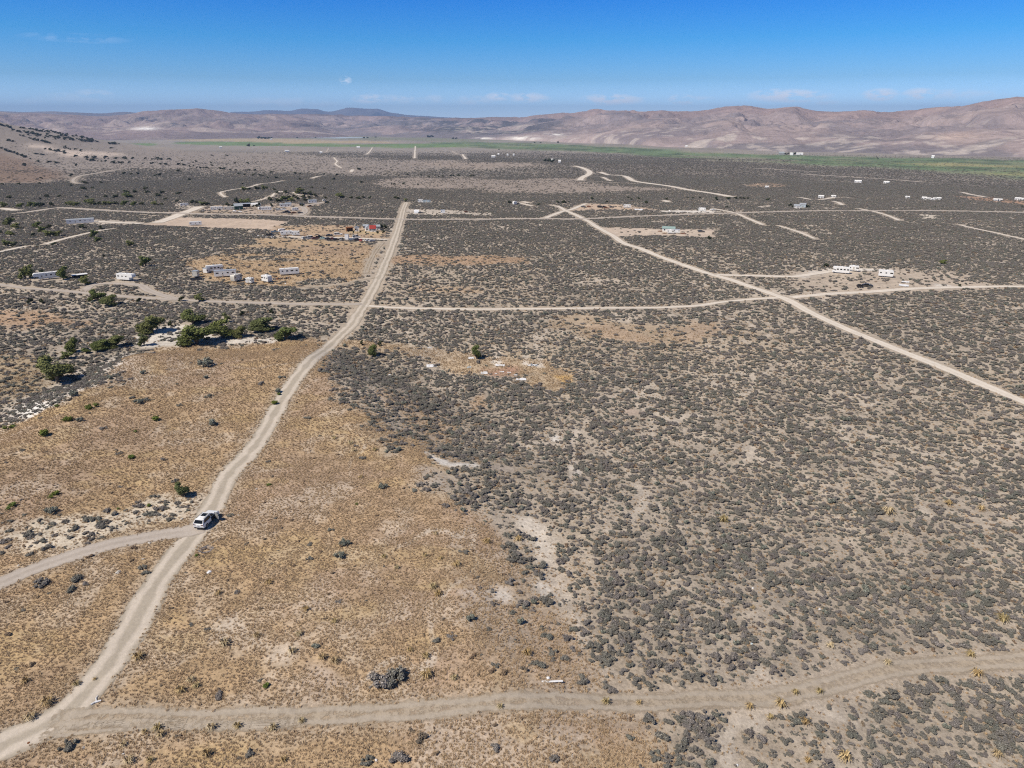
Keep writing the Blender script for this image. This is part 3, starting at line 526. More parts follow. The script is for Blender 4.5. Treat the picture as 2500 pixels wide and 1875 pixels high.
# ---------------------------------------------------------------- mountain ranges behind the valley
def range_mat(t, out):
    at = t.add('ShaderNodeAttribute', attribute_name='cover'); g = t.add('ShaderNodeNewGeometry'); pos = g.outputs['Position']
    n = t.noise(pos, .012, 6, .65); n2 = t.noise(pos, .05, 4, .6)
    k = t.math('ADD', .42, t.math('ADD', t.math('MULTIPLY', n, .85), t.math('MULTIPLY', n2, .55)))
    vm = t.add('ShaderNodeVectorMath', operation='SCALE'); t.link(at.outputs['Color'], vm.inputs[0]); t.link(k, vm.inputs['Scale'])
    bsdf(t, out, vm.outputs[0], .95, .05, normal=bump(t, t.noise(pos, .006, 7, .62), 1.0, 45))
RANGE = mat('hill_scrub_and_rock', range_mat)
def interp_az(pts):
    A = np.array([azel(*p) for p in pts]); return lambda a: np.interp(a, A[:, 0], A[:, 1])
def hill_range(name, skyline, foot, a0, a1, na, nr, depthf, backf, gully, paintf, footr=None, seed=0, sharp=.8):
    sky_e = interp_az(skyline); azs = np.linspace(a0, a1, na)
    se = sky_e(azs)
    if footr is None:
        fr = [(azel(*p)[0], np.hypot(*P(*p)[:2])) for p in foot]; fr = np.array(fr); rf = np.interp(azs, fr[:, 0], fr[:, 1])
    else: rf = np.full(na, footr)
    rc = rf * depthf[0] + depthf[1]; rb = rc * backf
    T = np.concatenate([np.linspace(0, 1, nr), [1.15, 1.5, 2.0]])[:, None]
    r = np.where(T <= 1, rf + (rc - rf) * T, rc + (rb - rc) * (T - 1)); x, y = r * np.sin(azs), r * np.cos(azs)
    hf = terr((rf * np.sin(azs)), (rf * np.cos(azs))) - 3; hc = CAMH + np.tan(se) * rc
    s = np.clip(T, 0, 1)
    L = gully[1]; wx, wy = x + (fbm(x / L, y / L, 2, seed + 5) - .5) * L, y + (fbm(x / L, y / L, 2, seed + 6) - .5) * L
    rid = np.abs(fbm(wx / L, wy / L, 5, seed + 1, .52) * 2 - 1)
    low = fbm(x / (L * 2.6), y / (L * 2.6), 4, seed + 2)
    prof = s ** (sharp + (low - .5) * 1.3)
    z = hf + (hc - hf) * prof * (1 - gully[0] * (1 - np.clip(rid * 2.2, 0, 1)) * np.clip(4 * s * (1.04 - s), 0, 1)) + (hc - hf) * (low - .5) * .8 * s * (1 - s) * gully[0] * 3
    zmax = CAMH + np.tan(se - .0012 * (1 - s)) * r; z = np.minimum(z, np.where(T <= 1, zmax, 1e9))
    zb = hc * (1 - .75 * np.clip(T - 1, 0, 1)) - 60 * np.clip(T - 1, 0, 1); z = np.where(T > 1, zb, z)
    X, Y, Z = x.ravel(), y.ravel(), z.ravel()
    o = mesh_np(name, np.stack([X, Y, Z], 1), grid_faces(len(T), na), RANGE); o['kind'] = 'structure'
    px, py, _ = project(X, Y, Z)
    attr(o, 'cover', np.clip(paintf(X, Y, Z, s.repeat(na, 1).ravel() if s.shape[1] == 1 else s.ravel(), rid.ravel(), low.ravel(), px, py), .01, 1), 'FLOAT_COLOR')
    return o
def lerp(c, d, a): return c * (1 - a[:, None]) + np.array(d) * a[:, None]
def paint_right(X, Y, Z, s, rid, low, px, py):
    n = fbm(X / 500, Y / 500, 4, 51); n2 = fbm(X / 160, Y / 160, 4, 52)
    c = np.tile(np.array((.31, .25, .24)), (len(X), 1))
    c = lerp(c, (.36, .29, .27), sstep(n, .45, .68))
    c = lerp(c, (.20, .175, .185), sstep(fbm(X / 330, Y / 330, 5, 58), .47, .62) * .7)
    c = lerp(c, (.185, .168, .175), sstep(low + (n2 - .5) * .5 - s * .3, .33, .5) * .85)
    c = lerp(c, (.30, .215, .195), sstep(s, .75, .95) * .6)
    wh = sstep(fbm(X / 260, Y / 150, 4, 57) + (n - .5) * .3, .585, .67) * (1 - sstep(s, .22, .55)) * sstep(px, 1500, 1700)
    c = lerp(c, (.44, .385, .345), wh * .85 * sstep(fbm(X / 80, Y / 80, 3, 59), .38, .55))
    wh2 = sstep(fbm(X / 90, Y / 90, 4, 53), .60, .70) * (1 - sstep(s, .1, .32)) * sstep(px, 1100, 1500)
    c = lerp(c, (.46, .40, .36), wh2 * .75)
    # dark juniper country on the middle hills
    j = sstep(px, 930, 1060) * (1 - sstep(px, 1290, 1460)) * sstep(fbm(X / 210, Y / 210, 4, 54), .42, .55) * sstep(s, .08, .2) * (1 - sstep(s, .8, .95))
    c = lerp(c, (.095, .092, .10), j * .9)
    jw = sstep(px, 1060, 1120) * (1 - sstep(px, 1290, 1340)) * sstep(fbm(X / 60, Y / 60, 3, 55), .55, .64) * sstep(s, .1, .2) * (1 - sstep(s, .45, .6))
    c = lerp(c, (.48, .44, .38), jw * .5)
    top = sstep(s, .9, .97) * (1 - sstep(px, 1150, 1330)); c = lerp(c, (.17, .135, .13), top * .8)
    # quarry scar
    sc = np.exp(-((px - 1278) / 32) ** 2 - ((py - 337) / 4.0) ** 2) + np.exp(-((px - 1350) / 26) ** 2 - ((py - 329) / 3.0) ** 2) * sstep(px, 1322, 1326) + np.exp(-((px - 1182) / 18) ** 2 - ((py - 337) / 1.6) ** 2)
    c = lerp(c, (.74, .70, .64), np.clip(sc * 1.3, 0, 1) * sstep(fbm(X / 70, Y / 70, 3, 56), .3, .5))
    sc = np.exp(-((px - 2330 - (py - 335) * -2.0) / 50) ** 2 - ((py - 333) / 9.0) ** 2); c = lerp(c, (.50, .38, .32), np.clip(sc, 0, 1) * .8)
    sc = np.exp(-((px - 760) / 4.5) ** 2 - ((py - 318) / 12) ** 2); c = lerp(c, (.62, .56, .52), np.clip(sc * 1.2, 0, 1))
    return c
def paint_left(X, Y, Z, s, rid, low, px, py):
    n = fbm(X / 700, Y / 700, 4, 61); n2 = fbm(X / 240, Y / 240, 4, 62)
    c = np.tile(np.array((.27, .21, .20)), (len(X), 1)); c = lerp(c, (.36, .295, .265), sstep(n2, .5, .68) * .8)
    c = lerp(c, (.185, .155, .155), sstep(low, .48, .64) * .7)
    c = lerp(c, (.50, .42, .37), sstep(n, .58, .7) * (1 - sstep(s, .3, .6)) * .6)
    sc = np.exp(-((px - 355) / 28) ** 2 - ((py - 314) / 3.2) ** 2); c = lerp(c, (.78, .74, .70), np.clip(sc * 1.4, 0, 1))
    return c
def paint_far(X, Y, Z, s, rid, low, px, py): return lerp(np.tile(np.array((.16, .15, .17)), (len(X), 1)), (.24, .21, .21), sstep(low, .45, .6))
SK_R = [(560, 279), (640, 278), (678, 276), (847, 279.5), (955, 282), (989, 284), (1102, 286), (1250, 285), (1335, 279), (1403, 272), (1436, 266.5), (1476, 265), (1544, 268), (1702, 267), (1736, 262), (1770, 256.5), (1804, 254), (1838, 256),
        (1871, 260.5), (1905, 258), (1945, 258), (1973, 264), (1996, 269), (2041, 270), (2131, 267), (2177, 270), (2278, 259), (2352, 253), (2408, 243), (2482, 234), (2500, 235.5), (2700, 228), (3000, 240), (3600, 262), (4500, 275)]
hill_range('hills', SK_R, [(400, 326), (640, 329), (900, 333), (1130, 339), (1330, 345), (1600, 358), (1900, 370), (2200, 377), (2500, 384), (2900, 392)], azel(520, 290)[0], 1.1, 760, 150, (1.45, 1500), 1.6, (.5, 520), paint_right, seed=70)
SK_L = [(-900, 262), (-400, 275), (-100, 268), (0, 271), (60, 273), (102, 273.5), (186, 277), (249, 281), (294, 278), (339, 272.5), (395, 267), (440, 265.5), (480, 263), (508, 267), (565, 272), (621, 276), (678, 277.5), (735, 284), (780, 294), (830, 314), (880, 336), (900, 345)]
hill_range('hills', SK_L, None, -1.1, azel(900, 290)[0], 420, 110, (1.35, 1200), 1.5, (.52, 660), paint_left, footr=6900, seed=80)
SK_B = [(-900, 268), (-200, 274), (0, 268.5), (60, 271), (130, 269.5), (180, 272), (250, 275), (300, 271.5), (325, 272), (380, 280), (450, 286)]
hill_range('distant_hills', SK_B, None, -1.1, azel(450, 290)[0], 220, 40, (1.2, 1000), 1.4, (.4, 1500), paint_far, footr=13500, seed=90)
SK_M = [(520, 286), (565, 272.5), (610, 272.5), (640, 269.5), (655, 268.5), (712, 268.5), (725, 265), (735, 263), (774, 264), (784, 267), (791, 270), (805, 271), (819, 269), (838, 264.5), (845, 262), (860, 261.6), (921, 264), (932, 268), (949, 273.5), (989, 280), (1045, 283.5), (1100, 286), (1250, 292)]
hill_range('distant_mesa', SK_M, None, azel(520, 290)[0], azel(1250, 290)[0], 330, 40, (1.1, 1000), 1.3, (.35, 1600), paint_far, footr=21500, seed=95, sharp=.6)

# ---------------------------------------------------------------- the pale pond in the valley
def water_mat(t, out):
    g = t.add('ShaderNodeNewGeometry'); bsdf(t, out, (.44, .50, .54), .6, .3, normal=bump(t, t.noise(g.outputs['Position'], .3, 3), .2, .2))
pond_px = [(748, 336.5), (775, 335), (830, 334.6), (880, 335.4), (900, 336.3), (880, 337.6), (830, 338), (775, 337.6)]
pw = np.array([P(*p) for p in pond_px]); cz = POND[2] + .8; ctr = pw[:, :2].mean(0)
pv = np.vstack([[ctr[0], ctr[1], cz]] + [[x, y, cz] for x, y, _ in pw])
pm = bpy.data.meshes.new('pond'); pm.from_pydata([tuple(v) for v in pv], [], [(0, i + 1, (i + 1) % len(pw) + 1) for i in range(len(pw))]); pm.materials.append(mat('pond_water', water_mat))
pond = link(bpy.data.objects.new('pond', pm)); pond['kind'] = 'structure'

# ---------------------------------------------------------------- haze: one box of pale air
def haze_mat(t, out):
    v = t.add('ShaderNodeVolumePrincipled'); v.inputs['Color'].default_value = HAZE_COL + (1,); v.inputs['Density'].default_value = HAZE_D
    v.inputs['Anisotropy'].default_value = 0.0; t.link(v.outputs[0], out.inputs['Volume'])
HAZE_COL, HAZE_D = (.43, .64, 1.0), 4.6e-5
zt, zb_, hx = 640.0, -260.0, 34000.0
hv = [(sx * hx, sy * hx, z) for z in (zb_, zt) for sx, sy in ((-1, -1), (1, -1), (1, 1), (-1, 1))]
hm = bpy.data.meshes.new('haze'); hm.from_pydata(hv, [], [(3, 2, 1, 0), (4, 5, 6, 7), (0, 1, 5, 4), (1, 2, 6, 5), (2, 3, 7, 6), (3, 0, 4, 7)]); hm.materials.append(mat('haze_air', haze_mat))
haze = link(bpy.data.objects.new('haze', hm)); haze['kind'] = 'stuff'

# ---------------------------------------------------------------- vegetation: materials and source meshes
def leaf_mat(name, cols, dead=None, trans=0.0):
    def f(t, out):
        oi = t.add('ShaderNodeObjectInfo'); rnd = oi.outputs['Random']; r = t.add('ShaderNodeValToRGB'); t.link(rnd, r.inputs[0])
        el = r.color_ramp.elements
        while len(el) < len(cols): el.new(.5)
        for i, c in enumerate(cols): el[i].position = i / (len(cols) - 1); el[i].color = c + (1,)
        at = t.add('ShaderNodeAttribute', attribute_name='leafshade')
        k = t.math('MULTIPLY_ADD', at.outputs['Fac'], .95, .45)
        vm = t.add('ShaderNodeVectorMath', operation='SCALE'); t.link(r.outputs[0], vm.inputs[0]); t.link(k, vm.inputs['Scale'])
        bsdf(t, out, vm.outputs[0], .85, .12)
    return mat(name, f)
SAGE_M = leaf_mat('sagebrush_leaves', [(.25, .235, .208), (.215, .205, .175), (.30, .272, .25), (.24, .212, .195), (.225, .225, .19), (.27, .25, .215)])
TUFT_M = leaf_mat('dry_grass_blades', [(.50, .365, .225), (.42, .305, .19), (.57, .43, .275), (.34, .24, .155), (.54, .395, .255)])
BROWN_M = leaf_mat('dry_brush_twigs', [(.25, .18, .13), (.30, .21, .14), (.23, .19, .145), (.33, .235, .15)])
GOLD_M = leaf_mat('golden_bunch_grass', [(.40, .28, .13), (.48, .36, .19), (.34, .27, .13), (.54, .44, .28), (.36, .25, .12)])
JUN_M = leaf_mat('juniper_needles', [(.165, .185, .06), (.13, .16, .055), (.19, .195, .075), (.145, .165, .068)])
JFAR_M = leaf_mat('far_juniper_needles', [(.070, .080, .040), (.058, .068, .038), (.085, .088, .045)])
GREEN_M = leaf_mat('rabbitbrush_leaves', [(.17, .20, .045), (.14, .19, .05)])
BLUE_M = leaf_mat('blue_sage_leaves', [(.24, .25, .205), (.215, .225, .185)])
BARK_M = simple('grey_bark', (.20, .165, .13), .9, .1, var=.4, scale=3)

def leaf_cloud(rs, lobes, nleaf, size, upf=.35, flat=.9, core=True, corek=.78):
    """small leaf-spray faces over several lobes (cx,cy,cz,rx,ry,rz), plus an inner core in each lobe, painted dark for the shade inside"""
    V, Q, S = [], [], []
    vol = np.array([l[3] * l[4] for l in lobes]); vol = vol / vol.sum()
    for li, (cx, cy, cz, rx, ry, rz) in enumerate(lobes):
        for _ in range(int(nleaf * vol[li])):
            u = rs.normal(size=3); u /= np.linalg.norm(u) + 1e-9
            if u[2] < -.35: u[2] = -u[2] * .6
            k = rs.uniform(.72, 1.1); p = np.array([cx + u[0] * rx * k, cy + u[1] * ry * k, max(.03, cz + u[2] * rz * k)])
            nrm = u * flat + rs.normal(size=3) * .55 + np.array([0, 0, upf]); nrm /= np.linalg.norm(nrm)
            a = np.cross(nrm, rs.normal(size=3)); a /= np.linalg.norm(a) + 1e-9; b = np.cross(nrm, a)
            s1, s2 = size * rs.uniform(.6, 1.35), size * rs.uniform(.45, 1.0); i = len(V)
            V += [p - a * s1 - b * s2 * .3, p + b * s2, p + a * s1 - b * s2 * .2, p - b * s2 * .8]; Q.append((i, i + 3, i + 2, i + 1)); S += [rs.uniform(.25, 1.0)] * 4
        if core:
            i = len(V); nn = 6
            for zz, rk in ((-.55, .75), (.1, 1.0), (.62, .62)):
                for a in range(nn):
                    t = a / nn * 2 * math.pi + zz; V.append(np.array([cx + math.cos(t) * rx * corek * rk * rs.uniform(.85, 1.1), cy + math.sin(t) * ry * corek * rk * rs.uniform(.85, 1.1), max(0.0, cz + zz * rz * corek)])); S.append(.18)  # core tone kept low: painted shade between the leaves
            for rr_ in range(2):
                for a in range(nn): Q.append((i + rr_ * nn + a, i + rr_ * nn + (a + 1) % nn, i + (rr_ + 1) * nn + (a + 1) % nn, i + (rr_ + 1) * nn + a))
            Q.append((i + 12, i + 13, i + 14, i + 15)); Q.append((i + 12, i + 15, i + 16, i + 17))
    V = np.array(V); zr = np.clip(V[:, 2] / (V[:, 2].max() + 1e-6), 0, 1); return V, Q, np.array(S) * (.15 + 1.25 * zr ** 1.4)  # leaf tone darkens towards the ground: painted shade below, silvery new growth on top
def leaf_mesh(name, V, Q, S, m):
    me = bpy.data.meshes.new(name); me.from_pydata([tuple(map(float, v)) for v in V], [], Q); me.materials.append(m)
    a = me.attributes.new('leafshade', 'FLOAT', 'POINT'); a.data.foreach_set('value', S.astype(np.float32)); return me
def shrub_mesh(seed, m=None, nleaf=110, spread=.62, h=.62, nl=6, size=.105, name='sagebrush'):
    rs = np.random.default_rng(seed); L = []
    for i in range(nl):
        a = rs.uniform(0, 6.28); d = spread * 1.12 * math.sqrt(rs.uniform(0, 1)) if i else .1; q = rs.uniform(.21, .36)
        L.append((math.cos(a) * d, math.sin(a) * d * .85, h * rs.uniform(.38, .62) * (1 - .3 * d), q, q * rs.uniform(.8, 1.1), h * rs.uniform(.38, .5)))
    V, Q, S = leaf_cloud(rs, L, nleaf, size); return leaf_mesh(name, V, Q, S, m or SAGE_M)
def blade_mesh(seed, m, n=16, rad=.22, h=.28, wdt=.03, name='grass_tuft', droop=.5):
    rs = np.random.default_rng(seed); V, Q, S = [], [], []
    for k in range(n):
        a = rs.uniform(0, 6.28); r0 = rad * .35 * rs.uniform(0, 1); l = rad * rs.uniform(.5, 1.15); hh = h * rs.uniform(.6, 1.1)
        d = np.array([math.cos(a), math.sin(a), 0]); sd_ = np.array([-math.sin(a), math.cos(a), 0]) * wdt * rs.uniform(.7, 1.4)
        b = d * r0; mid = b + d * l * .5 + np.array([0, 0, hh]); tip = b + d * l * 1.25 + np.array([0, 0, hh * (1 - droop * rs.uniform(.2, 1.3))]); tip[2] = max(tip[2], .02)
        i = len(V); V += [b - sd_, b + sd_, mid + sd_ * .8, mid - sd_ * .8, tip]; Q += [(i, i + 1, i + 2, i + 3), (i + 3, i + 2, i + 4)]; S += [rs.uniform(.2, 1.0)] * 5
    return leaf_mesh(name, V, Q, np.array(S), m)
def crown_mesh(seed, m, nleaf, size, nl=14, name='crown', flatb=.25, egg=False):
    """crown of unit width (radius .5) and unit height"""
    rs = np.random.default_rng(seed); L = []
    for i in range(nl):
        a = i * 2.4 + rs.uniform(-.5, .5); z = .14 + .72 * ((i * .618) % 1.0) + rs.uniform(-.04, .04); rm = .38 * math.sqrt(max(.08, 1 - ((z - .40) / .60) ** 2)); d = rm * rs.uniform(.72, 1.05); q = rs.uniform(.13, .20)
        if egg: d *= .8; q *= 1.15
        L.append((math.cos(a) * d, math.sin(a) * d, z, q, q, q * rs.uniform(.75, 1.1)))
    L.append((0, 0, .44, .33, .33, .36)); V, Q, S = leaf_cloud(rs, L, nleaf, size, upf=.35); return leaf_mesh(name, V, Q, S, m)
def tube(V, Q, a, b, ra, rb, n=6):
    a, b = np.array(a, float), np.array(b, float); d = (b - a) / (np.linalg.norm(b - a) + 1e-9); u = np.cross(d, (0.3, .9, .2)); u /= np.linalg.norm(u); v = np.cross(d, u); i = len(V)
    for p, r in ((a, ra), (b, rb)):
        for k in range(n): t = k / n * 2 * math.pi; V.append(tuple(p + (u * math.cos(t) + v * math.sin(t)) * r))
    for k in range(n): Q.append((i + k, i + (k + 1) % n, i + n + (k + 1) % n, i + n + k))
def trunk_mesh(seed):
    rs = np.random.default_rng(seed); V, Q = [], []
    tube(V, Q, (0, 0, -.1), (.01, .01, .16), .05, .04, 7)
    for k in range(6):
        a = k / 6 * 6.28 + rs.uniform(-.4, .4); e = (math.cos(a) * rs.uniform(.14, .3), math.sin(a) * rs.uniform(.14, .3), rs.uniform(.3, .6)); mdl = (e[0] * .4, e[1] * .4, .18 + e[2] * .2)
        tube(V, Q, (0, 0, .1), mdl, .035, .024, 5); tube(V, Q, mdl, e, .024, .008, 5)
    me = bpy.data.meshes.new('trunk'); me.from_pydata(V, [], Q); me.materials.append(BARK_M); return me
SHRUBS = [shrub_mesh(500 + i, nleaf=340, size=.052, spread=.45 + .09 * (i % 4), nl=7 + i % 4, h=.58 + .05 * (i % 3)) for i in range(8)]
TUFTS = [blade_mesh(520 + i, TUFT_M, n=26, wdt=.018, h=.26, rad=.26) for i in range(4)]
BROWNS = [shrub_mesh(540 + i, BROWN_M, nleaf=70, spread=.35, h=.5, nl=4, size=.07, name='dry_brush') for i in range(4)]

def put(name, me, loc, scl, rz, parent=None, **props):
    o = bpy.data.objects.new(name, me); o.location = loc; o.scale = scl if isinstance(scl, tuple) else (scl,) * 3; o.rotation_euler = (0, 0, rz); link(o, parent)
    for k, v in props.items(): o[k] = v
    return o

def scatter(name, pts, scl, rot, idx, sources, label, cat):
    """one stuff object: a point mesh whose points carry copies of standing plants"""
    me = bpy.data.meshes.new(name); me.vertices.add(len(pts)); me.vertices.foreach_set('co', np.ascontiguousarray(pts, np.float32).ravel()); me.update()
    o = link(bpy.data.objects.new(name, me)); o['kind'] = 'stuff'; o['label'] = label; o['category'] = cat
    attr(o, 'scl', scl, 'FLOAT_VECTOR'); attr(o, 'rot', rot, 'FLOAT_VECTOR'); attr(o, 'kind_index', idx, 'INT')
    ng = bpy.data.node_groups.new(name, 'GeometryNodeTree')
    ng.interface.new_socket('Geometry', in_out='INPUT', socket_type='NodeSocketGeometry'); ng.interface.new_socket('Geometry', in_out='OUTPUT', socket_type='NodeSocketGeometry')
    N = ng.nodes; gi = N.new('NodeGroupInput'); go = N.new('NodeGroupOutput'); ip = N.new('GeometryNodeInstanceOnPoints'); jn = N.new('GeometryNodeJoinGeometry')
    for s in reversed(sources):
        oi = N.new('GeometryNodeObjectInfo'); oi.inputs['Object'].default_value = s; oi.transform_space = 'ORIGINAL'; oi.inputs['As Instance'].default_value = True
        ng.links.new(oi.outputs['Geometry'], jn.inputs[0])
    ng.links.new(jn.outputs[0], ip.inputs['Instance']); ip.inputs['Pick Instance'].default_value = True
    for nm_, typ, sk in (('scl', 'FLOAT_VECTOR', 'Scale'), ('rot', 'FLOAT_VECTOR', 'Rotation'), ('kind_index', 'INT', 'Instance Index')):
        na = N.new('GeometryNodeInputNamedAttribute'); na.data_type = typ; na.inputs['Name'].default_value = nm_; ng.links.new(na.outputs[0], ip.inputs[sk])
    ng.links.new(gi.outputs[0], ip.inputs['Points']); ng.links.new(ip.outputs[0], go.inputs[0])
    md = o.modifiers.new('scatter', 'NODES'); md.node_group = ng; return o

def candidates(r0, r1, dens, azmax=.90):
    """one point per cell of a jittered grid"""
    c = 1 / math.sqrt(dens); gx = np.arange(-r1 * math.sin(azmax), r1 * math.sin(azmax), c); gy = np.arange(0, r1, c)
    X, Y = np.meshgrid(gx, gy); X = X.ravel(); Y = Y.ravel(); r = np.hypot(X, Y); k = (r > r0) & (r < r1) & (np.abs(np.arctan2(X, Y)) < azmax); X, Y = X[k], Y[k]
    return X + RNG.uniform(-.46, .46, len(X)) * c, Y + RNG.uniform(-.46, .46, len(X)) * c
KEEPOUT = []   # (x, y, radius): nothing grows under vehicles, buildings or rocks
def sage_points(r0, r1, dens, s0, base=.5):
    x, y = candidates(r0, r1, dens); _, sage, tuft, m = cover(x, y); rd = road_dist(x, y)
    cl = fbm(x / 6.5, y / 6.5, 3, 601); cl2 = fbm(x / 38, y / 38, 3, 602)
    p = np.clip(sage, 0, 1.1) * (base + (1.05 - base) * sstep(cl, .36, .56)) * (.82 + .36 * cl2)
    p *= sstep(rd - .0022 * np.hypot(x, y) * (r0 > 200), s0 * .35, s0 * .35 + 1.4) * (1 - sstep(np.hypot(x, y), 1900, 3300))
    k = RNG.uniform(0, 1, len(x)) < p
    x, y, cl = x[k], y[k], cl[k]; z = gz(x, y)
    s = s0 * (.52 + .95 * RNG.uniform(0, 1, len(x)) ** 1.3) * (.82 + .4 * cl)
    return x, y, z, s

# ---------------------------------------------------------------- small mesh builder for made things
class MB:
    def __init__(s): s.v = []; s.f = []
    def box(s, cx, cy, cz, sx, sy, sz, top=1.0):
        i = len(s.v)
        for z, k in ((-.5, 1.0), (.5, top)):
            for a, b in ((-.5, -.5), (.5, -.5), (.5, .5), (-.5, .5)): s.v.append((cx + a * sx * k, cy + b * sy * k, cz + z * sz))
        s.f += [(i + 3, i + 2, i + 1, i), (i + 4, i + 5, i + 6, i + 7)] + [(i + k, i + (k + 1) % 4, i + 4 + (k + 1) % 4, i + 4 + k) for k in range(4)]; return s
    def prism(s, prof, y0, y1, inset=0.0):
        """side profile (x,z), drawn anticlockwise, stretched from y0 to y1"""
        i = len(s.v); n = len(prof); zc = max(p[1] for p in prof)
        for y, sg in ((y0, 1), (y1, -1)):
            for x, z in prof: s.v.append((x, y + sg * inset * max(0, z) / max(zc, .01), z))
        s.f += [tuple(i + k for k in range(n)), tuple(i + n + k for k in reversed(range(n)))]
        s.f += [(i + (k + 1) % n, i + k, i + n + k, i + n + (k + 1) % n) for k in range(n)]; return s
    def cyl(s, cx, cy, cz, r, w, n=16, axis='y', r2=None):
        i = len(s.v); r2 = r if r2 is None else r2
        for e, q in ((-.5, r), (.5, r2)):
            for k in range(n):
                t = k / n * 2 * math.pi; a, b = math.cos(t) * q, math.sin(t) * q
                s.v.append((cx + a, cy + e * w, cz + b) if axis == 'y' else (cx + e * w, cy + a, cz + b) if axis == 'x' else (cx + a, cy + b, cz + e * w))
        s.f += [tuple(i + k for k in range(n)), tuple(i + n + k for k in reversed(range(n)))] + [(i + (k + 1) % n, i + k, i + n + k, i + n + (k + 1) % n) for k in range(n)]; return s
    def quad(s, a, b, c, d): i = len(s.v); s.v += [a, b, c, d]; s.f.append((i, i + 1, i + 2, i + 3)); return s
    def build(s, name, m, parent=None, bevel=0.0, seg=2, smooth=False):
        me = bpy.data.meshes.new(name); me.from_pydata(s.v, [], s.f); me.materials.append(m); me.update()
        import bmesh
        bm = bmesh.new(); bm.from_mesh(me); bmesh.ops.recalc_face_normals(bm, faces=bm.faces)
        if bevel: bmesh.ops.bevel(bm, geom=[e for e in bm.edges if len(e.link_faces) == 2 and e.calc_face_angle(0) > .3], offset=bevel, segments=seg, affect='EDGES', clamp_overlap=True)
        bm.to_mesh(me); bm.free()
        if smooth or bevel:
            me.polygons.foreach_set('use_smooth', [True] * len(me.polygons))
            try: me.set_sharp_from_angle(angle=R(35))
            except Exception: pass
        return link(bpy.data.objects.new(name, me), parent)
def paint_m(name, col, rough=.35, dirt=.12):
    def f(t, out):
        tcn = t.add('ShaderNodeTexCoord'); n = t.noise(tcn.outputs['Object'], 1.3, 5, .65); sx = t.add('ShaderNodeSeparateXYZ'); t.link(tcn.outputs['Object'], sx.inputs[0])
        low = t.math('SUBTRACT', 1.0, t.smooth(sx.outputs[2], .2, 1.1)); d = t.math('MULTIPLY', t.math('ADD', t.smooth(n, .5, .75), t.math('MULTIPLY', low, .8)), dirt * 2, clamp=True)
        bsdf(t, out, t.mix(d, col, (.40, .33, .26)), rough, .45)
    return mat(name, f)
WHITEP = paint_m('white_paint', (.84, .84, .83), .28, .04); OFFW = paint_m('weathered_white_siding', (.84, .83, .80), .5, .05); CREAM = paint_m('cream_siding', (.66, .62, .54), .5)
GREYP = paint_m('grey_paint', (.30, .31, .32), .4); BLACKP = paint_m('black_paint', (.02, .02, .022), .35, .10); REDP = paint_m('red_paint', (.34, .035, .03), .4, .1); BLUEP = paint_m('blue_grey_paint', (.22, .30, .38), .4)
DREDP = paint_m('dark_red_paint', (.17, .045, .04), .5, .1); DGREY = paint_m('charcoal_paint', (.07, .07, .075), .4); SILVER = paint_m('silver_paint', (.50, .50, .50), .35); TEALP = paint_m('pale_teal_paint', (.40, .55, .55), .5)
GLASS = mat('dark_glass', lambda t, o: bsdf(t, o, (.012, .014, .016), .08, .5))
TYRE = simple('rubber', (.02, .02, .02), .85, .15); RIM = simple('alloy', (.38, .38, .39), .4, .5, .6); TRIM = simple('black_trim', (.02, .02, .02), .5, .3)
METALR = simple('metal_roof', (.50, .53, .55), .4, .4, .2, .15); TEALR = simple('teal_metal_roof', (.33, .45, .42), .5, .3); REDR = simple('red_metal_roof', (.38, .05, .04), .5, .3); GREENW = simple('dark_green_siding', (.03, .10, .075), .6)
WOOD = simple('grey_weathered_wood', (.30, .25, .19), .85, .1, var=.4, scale=5); RUST = simple('rusty_metal', (.27, .12, .06), .85, .1, var=.45); TARP_B = simple('pale_blue_tarp', (.55, .64, .68), .6, .2); TARP_W = simple('white_tarp', (.82, .82, .82), .6, .2, var=.12)
DARKJ = simple('dark_scrap', (.055, .05, .048), .8, .15, var=.5); LIGHTR = simple('red_lamp_glass', (.12, .01, .01), .2, .4); PLATE = simple('plate_metal', (.42, .44, .48), .5, .3); UPH = simple('dark_upholstery', (.035, .035, .038), .8, .1)
ROCKW = simple('pale_rock', (.62, .58, .52), .9, .1, var=.25, scale=4); DOORT = simple('door_lining', (.24, .23, .22), .7, .2)

def root(name, loc, rz, label, cat, group=None):
    o = bpy.data.objects.new(name, None); o.empty_display_size = .5; o.location = loc; o.rotation_euler = (0, 0, rz); link(o)
    o['label'] = label; o['category'] = cat
    if group: o['group'] = group
    KEEPOUT.append((loc[0], loc[1], 2.0)); return o
def span(x0, x1, y):
    """ground point under a thing seen from pixel x0 to x1 with its base at row y; its width across the view in metres"""
    p = P((x0 + x1) / 2, y); return p, (x1 - x0) / F * depth_of(p)
def across(p): return -math.atan2(p[0], p[1])     # yaw that lays a thing's length across the line of sight
def snug(o, pts=((0, 0),)):
    c, s = math.cos(o.rotation_euler.z), math.sin(o.rotation_euler.z); x, y = o.location.x, o.location.y
    X = np.array([x + a * c - b * s for a, b in pts]); Y = np.array([y + a * s + b * c for a, b in pts]); o.location.z = float(gz(X, Y).mean()) + .02

def wheel(parent, x, y, r=.34, w=.22):
    t = MB().cyl(0, 0, 0, r, w, 18).build('tyre', TYRE, None, .03); t.name = 'wheel'
    t.location = (x, y, r); t.parent = parent
    q = MB().cyl(0, 0, 0, r * .62, w + .03, 12).build('rim', RIM, t); return t

